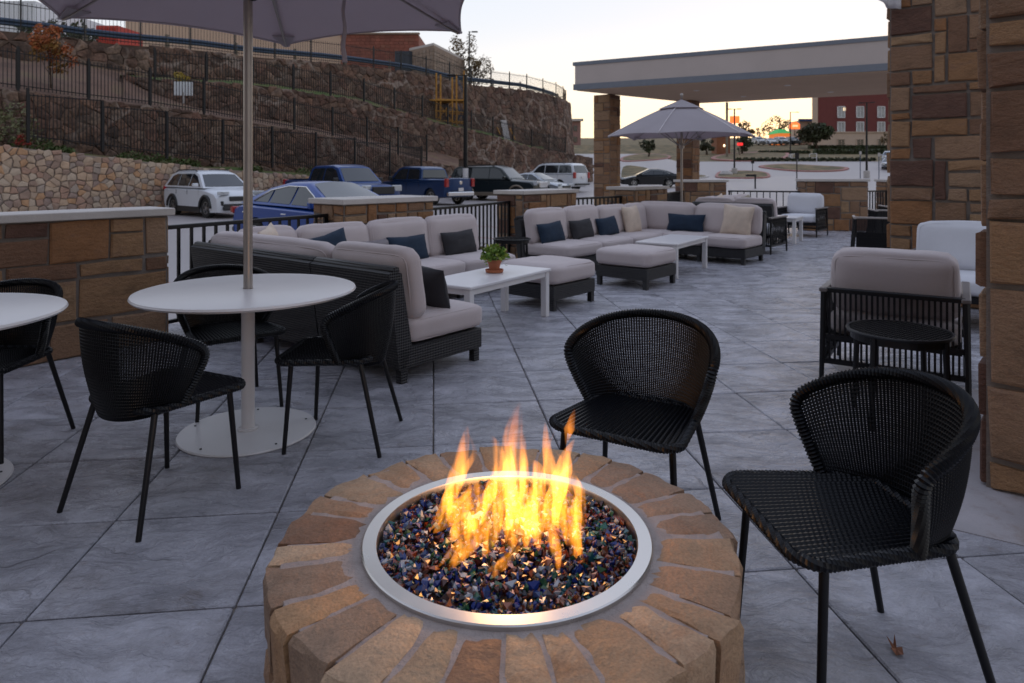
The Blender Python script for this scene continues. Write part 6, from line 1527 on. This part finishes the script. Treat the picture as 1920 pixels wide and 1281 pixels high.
# side stones
def frp(u, v, w_): a_ = u / RO; return V(math.cos(a_) * (RO - .022 + w_), math.sin(a_) * (RO - .022 + w_), v)
r2 = random.Random(33)
for (a_, b, c, d) in ashlar(2 * math.pi * RO, HT - .16, .11, r2):
    n = max(1, int((c - a_) / .09)); poly = [(a_ + .008 + (c - a_ - .016) * i / n, b + .006) for i in range(n + 1)] + [(c - .008 - (c - a_ - .016) * i / n, d - .006) for i in range(n + 1)]
    mb = MB(); stone_mb(mb, poly, frp, .022, r2, r2.random() * .97 + .01, wob=.004, inset=.008, sub=9); mb.build('side_stone', M_pit, t)
RR_ = .367
MB().lathe([(RR_ - .038, HT - .05), (RR_ - .038, HT + .006), (RR_ - .036, HT + .010), (RR_ - .003, HT + .010), (RR_, HT + .007), (RR_, HT - .01), (RR_ - .004, HT - .05)], 128).build('steel_ring', M_steel, t, smooth=True, sharp=30)
bed = MB().lathe([(0, HT - .030), (RR_ - .035, HT - .030), (RR_ - .035, HT - .06), (0, HT - .06)], 48).build('burner_pan', M_plastic, t)
# crushed glass: chips of many colours
mb = MB(); rg = random.Random(77)
for i in range(4200):
    r_ = math.sqrt(rg.random()) * (RR_ - .045); a_ = rg.uniform(0, 2 * math.pi); s_ = rg.uniform(.0055, .0125) * (1.25 if rg.random() < .12 else 1)
    hm = .014 * (1 - (r_ / RR_) ** 2) + .006 * pnoise(V(math.cos(a_) * r_ * 20, math.sin(a_) * r_ * 20, 0))
    c = V(math.cos(a_) * r_, math.sin(a_) * r_, HT - .020 + hm + rg.uniform(-.006, .012)); u = V(rg.gauss(0, 1), rg.gauss(0, 1), rg.gauss(0, 1)).normalized(); v_ = u.orthogonal().normalized(); v_ = Matrix.Rotation(rg.uniform(0, 6.28), 3, u) @ v_; n_ = u.cross(v_)
    x, y, z = s_ * rg.uniform(.8, 1.4), s_ * rg.uniform(.6, 1.1), s_ * rg.uniform(.35, .7)
    tn = rg.random() * .985 + .005; o = mb.pts([c + u * x - v_ * y * .6, c + u * x * .3 + v_ * y, c - u * x + v_ * y * .5, c - u * x * .5 - v_ * y, c + n_ * z, c - n_ * z], tn)
    for k in range(4): mb.f.append((o + k, o + (k + 1) % 4, o + 4)); mb.f.append((o + (k + 1) % 4, o + k, o + 5))
mb.build('fire_glass', M_glasschip, t, kind='stuff')

# ------------------------------------------------------------------ flames
def flame_mat(nm, lo, hi, mx_, k_):
    m = bpy.data.materials.new(nm); m.use_nodes = True; T = m.node_tree; T.nodes.clear(); L = T.links.new
    out = N(T, 'ShaderNodeOutputMaterial'); c = N(T, 'ShaderNodeTexCoord'); s_ = N(T, 'ShaderNodeSeparateXYZ'); L(c.outputs['Object'], s_.inputs[0])
    mp = N(T, 'ShaderNodeMapping'); L(c.outputs['Object'], mp.inputs[0]); mp.inputs['Scale'].default_value = (48, 48, 5.5)
    nz = N(T, 'ShaderNodeTexNoise'); nz.inputs['Scale'].default_value = 1; nz.inputs['Detail'].default_value = 3; nz.inputs['Distortion'].default_value = .5; L(mp.outputs[0], nz.inputs['Vector'])
    st_ = N(T, 'ShaderNodeMapRange'); st_.inputs['From Min'].default_value = lo; st_.inputs['From Max'].default_value = hi; st_.inputs['To Min'].default_value = 0.03; st_.inputs['To Max'].default_value = mx_; L(nz.outputs['Fac'], st_.inputs['Value'])
    h = N(T, 'ShaderNodeMapRange'); h.inputs['From Min'].default_value = 0; h.inputs['From Max'].default_value = .33; L(s_.outputs['Z'], h.inputs['Value'])
    rp = N(T, 'ShaderNodeValToRGB'); L(h.outputs[0], rp.inputs[0]); e = rp.color_ramp.elements
    e[0].position = 0; e[0].color = (1, .26, .03, 1); e[1].position = .22; e[1].color = (1, .34, .028, 1)
    for p, q in ((.55, (1, .33, .04, 1)), (.8, (1, .30, .04, 1)), (1, (1, .25, .035, 1))): x = e.new(p); x.color = q
    fd = N(T, 'ShaderNodeMapRange'); fd.inputs['From Min'].default_value = .5; fd.inputs['From Max'].default_value = 1.0; fd.inputs['To Min'].default_value = 1; fd.inputs['To Max'].default_value = .22; L(h.outputs[0], fd.inputs['Value'])
    f0 = N(T, 'ShaderNodeMapRange'); f0.inputs['From Min'].default_value = 0.0; f0.inputs['From Max'].default_value = .10; f0.inputs['To Min'].default_value = .25; L(h.outputs[0], f0.inputs['Value'])
    a = N(T, 'ShaderNodeMath', operation='MULTIPLY'); L(st_.outputs[0], a.inputs[0]); L(fd.outputs[0], a.inputs[1])
    a2 = N(T, 'ShaderNodeMath', operation='MULTIPLY'); L(a.outputs[0], a2.inputs[0]); L(f0.outputs[0], a2.inputs[1])
    a3 = N(T, 'ShaderNodeMath', operation='MULTIPLY'); L(a2.outputs[0], a3.inputs[0]); a3.inputs[1].default_value = k_
    em = N(T, 'ShaderNodeEmission'); L(rp.outputs[0], em.inputs[0]); L(a3.outputs[0], em.inputs[1]); L(em.outputs[0], out.inputs['Volume'])
    return m
M_flame = flame_mat('flame', .40, .62, 2.2, 24); M_fbody = flame_mat('flame_body', .52, .68, 2.8, 3.5)
fl = thing('flame', 'yellow and orange flames rising from the fire pit glass', 'fire', FC + Z * (HT - .03))
def tongue(pxs, d0, d1, wpx, ph=0, m=None, flat=.62):
    # pxs: (x, y) down the middle of the tongue from base to tip; wpx: half width in photo pixels at the widest
    n = len(pxs); P = []
    for i in range(16):
        f = i / 15 * (n - 1); k = min(int(f), n - 2); g = f - k; pm = [pxs[max(0, k - 1)], pxs[k], pxs[k + 1], pxs[min(n - 1, k + 2)]]
        q = [.5 * (2 * pm[1][z] + (pm[2][z] - pm[0][z]) * g + (2 * pm[0][z] - 5 * pm[1][z] + 4 * pm[2][z] - pm[3][z]) * g * g + (3 * pm[1][z] - pm[0][z] - 3 * pm[2][z] + pm[3][z]) * g ** 3) for z in (0, 1)]
        d = d0 + (d1 - d0) * i / 15; P.append(atd(q[0], d, hat(q[1], d)) - FC - Z * (HT - .03))
    rad = []
    for i in range(16):
        f = i / 15; s_ = (math.sin(math.pi * min(1, f * 1.25 + .12) ** .8) if f < .6 else 1) ; s_ = max(.0, min(1, (f + .012) / .42)) ** .9 * (1 - f ** 2.2) ** .9 + .015
        rad.append(1.45 * wpx * d0 / F * s_ * (1 + .16 * pnoise(V(f * 7, ph * 3.1, 0))))
    return MB().tube(P, rad, 12, flat=flat, twist=.02).build('flame_tongue', m or M_flame, fl, smooth=True)
TG = [
 ([(822, 985), (842, 935), (862, 880), (870, 835), (877, 797)], 1.80, 1.82, 17), ([(815, 978), (838, 940), (858, 905), (868, 870)], 1.78, 1.80, 13),
 ([(812, 1000), (850, 965), (890, 925), (893, 905)], 1.75, 1.78, 15), ([(838, 1020), (868, 985), (900, 968), (893, 950)], 1.72, 1.74, 20),
 ([(835, 1072), (868, 1035), (900, 1000), (925, 972)], 1.62, 1.68, 14), ([(905, 1045), (920, 1010), (935, 960), (940, 905)], 1.66, 1.70, 15),
 ([(905, 960), (920, 925), (938, 890), (934, 850), (922, 816)], 1.84, 1.86, 19), ([(893, 990), (905, 950), (925, 915), (945, 880)], 1.76, 1.8, 15),
 ([(955, 1000), (962, 940), (966, 880), (969, 815), (974, 752)], 1.80, 1.80, 25), ([(975, 985), (972, 930), (980, 880), (978, 830)], 1.78, 1.78, 17), ([(945, 1020), (950, 960), (955, 910), (962, 850)], 1.73, 1.76, 17),
 ([(1002, 1000), (1005, 940), (1010, 890), (1000, 862)], 1.80, 1.82, 19), ([(1025, 990), (1020, 930), (1030, 880), (1025, 840), (1022, 790)], 1.84, 1.86, 15),
 ([(1045, 1000), (1040, 950), (1050, 900), (1058, 860), (1078, 822)], 1.82, 1.84, 18), ([(1010, 1010), (1030, 960), (1045, 925), (1062, 880), (1066, 845)], 1.78, 1.8, 19), ([(1060, 835), (1066, 810), (1072, 788), (1078, 766)], 1.9, 1.91, 10),
 ([(1088, 1070), (1078, 1020), (1060, 975), (1050, 930)], 1.68, 1.73, 17), ([(1048, 1075), (1042, 1030), (1030, 985), (1030, 950)], 1.62, 1.68, 13), ([(1085, 1000), (1080, 960), (1065, 925), (1075, 890)], 1.76, 1.8, 15),
 ([(1096, 960), (1090, 930), (1080, 905), (1074, 888)], 1.82, 1.84, 11), ([(920, 1086), (938, 1062), (962, 1040), (975, 1022)], 1.58, 1.62, 9), ([(985, 1030), (990, 985), (995, 950), (990, 910)], 1.72, 1.76, 17),
 ([(870, 1010), (885, 990), (905, 965), (915, 940)], 1.7, 1.74, 15), ([(935, 985), (990, 975), (1040, 968), (1075, 955)], 1.8, 1.82, 26), ([(1010, 1035), (1008, 1000), (1015, 970), (1020, 940)], 1.7, 1.72, 12),
 ([(955, 1040), (962, 1015), (965, 985), (970, 960)], 1.66, 1.7, 10),
]
rt = random.Random(19)
for i, (p_, d0, d1, w_) in enumerate(TG):
    tongue(p_, d0, d1, w_, i)
    if i % 2 == 0:       # thinner licks beside the main ones
        dx, dy = rt.uniform(-16, 16), rt.uniform(-14, 18); tongue([(x + dx + rt.uniform(-5, 5) * k, y + dy) for k, (x, y) in enumerate(p_)], d0 + rt.uniform(-.04, .04), d1 + rt.uniform(-.04, .04), w_ * .5, i + 40)
for i, (p_, d0, d1, w_) in enumerate([
    ([(850, 1020), (868, 975), (880, 930), (890, 885)], 1.74, 1.80, 44), ([(905, 1040), (925, 980), (938, 925), (945, 870)], 1.72, 1.80, 46), ([(965, 1050), (972, 985), (985, 920), (985, 850)], 1.74, 1.80, 52),
    ([(1020, 1040), (1025, 980), (1035, 920), (1040, 850)], 1.76, 1.82, 50), ([(1062, 1050), (1065, 990), (1062, 930), (1070, 870)], 1.74, 1.82, 40)]): tongue(p_, d0, d1, w_, i + 80, M_fbody, .8)
ld = bpy.data.lights.new('flame_light', 'POINT'); ld.energy = 2.8; ld.color = (1, .50, .16); ld.shadow_soft_size = .09
lo = bpy.data.objects.new('flame_light', ld); COL.objects.link(lo); lo.parent = fl; lo.location = (0, 0, .16)
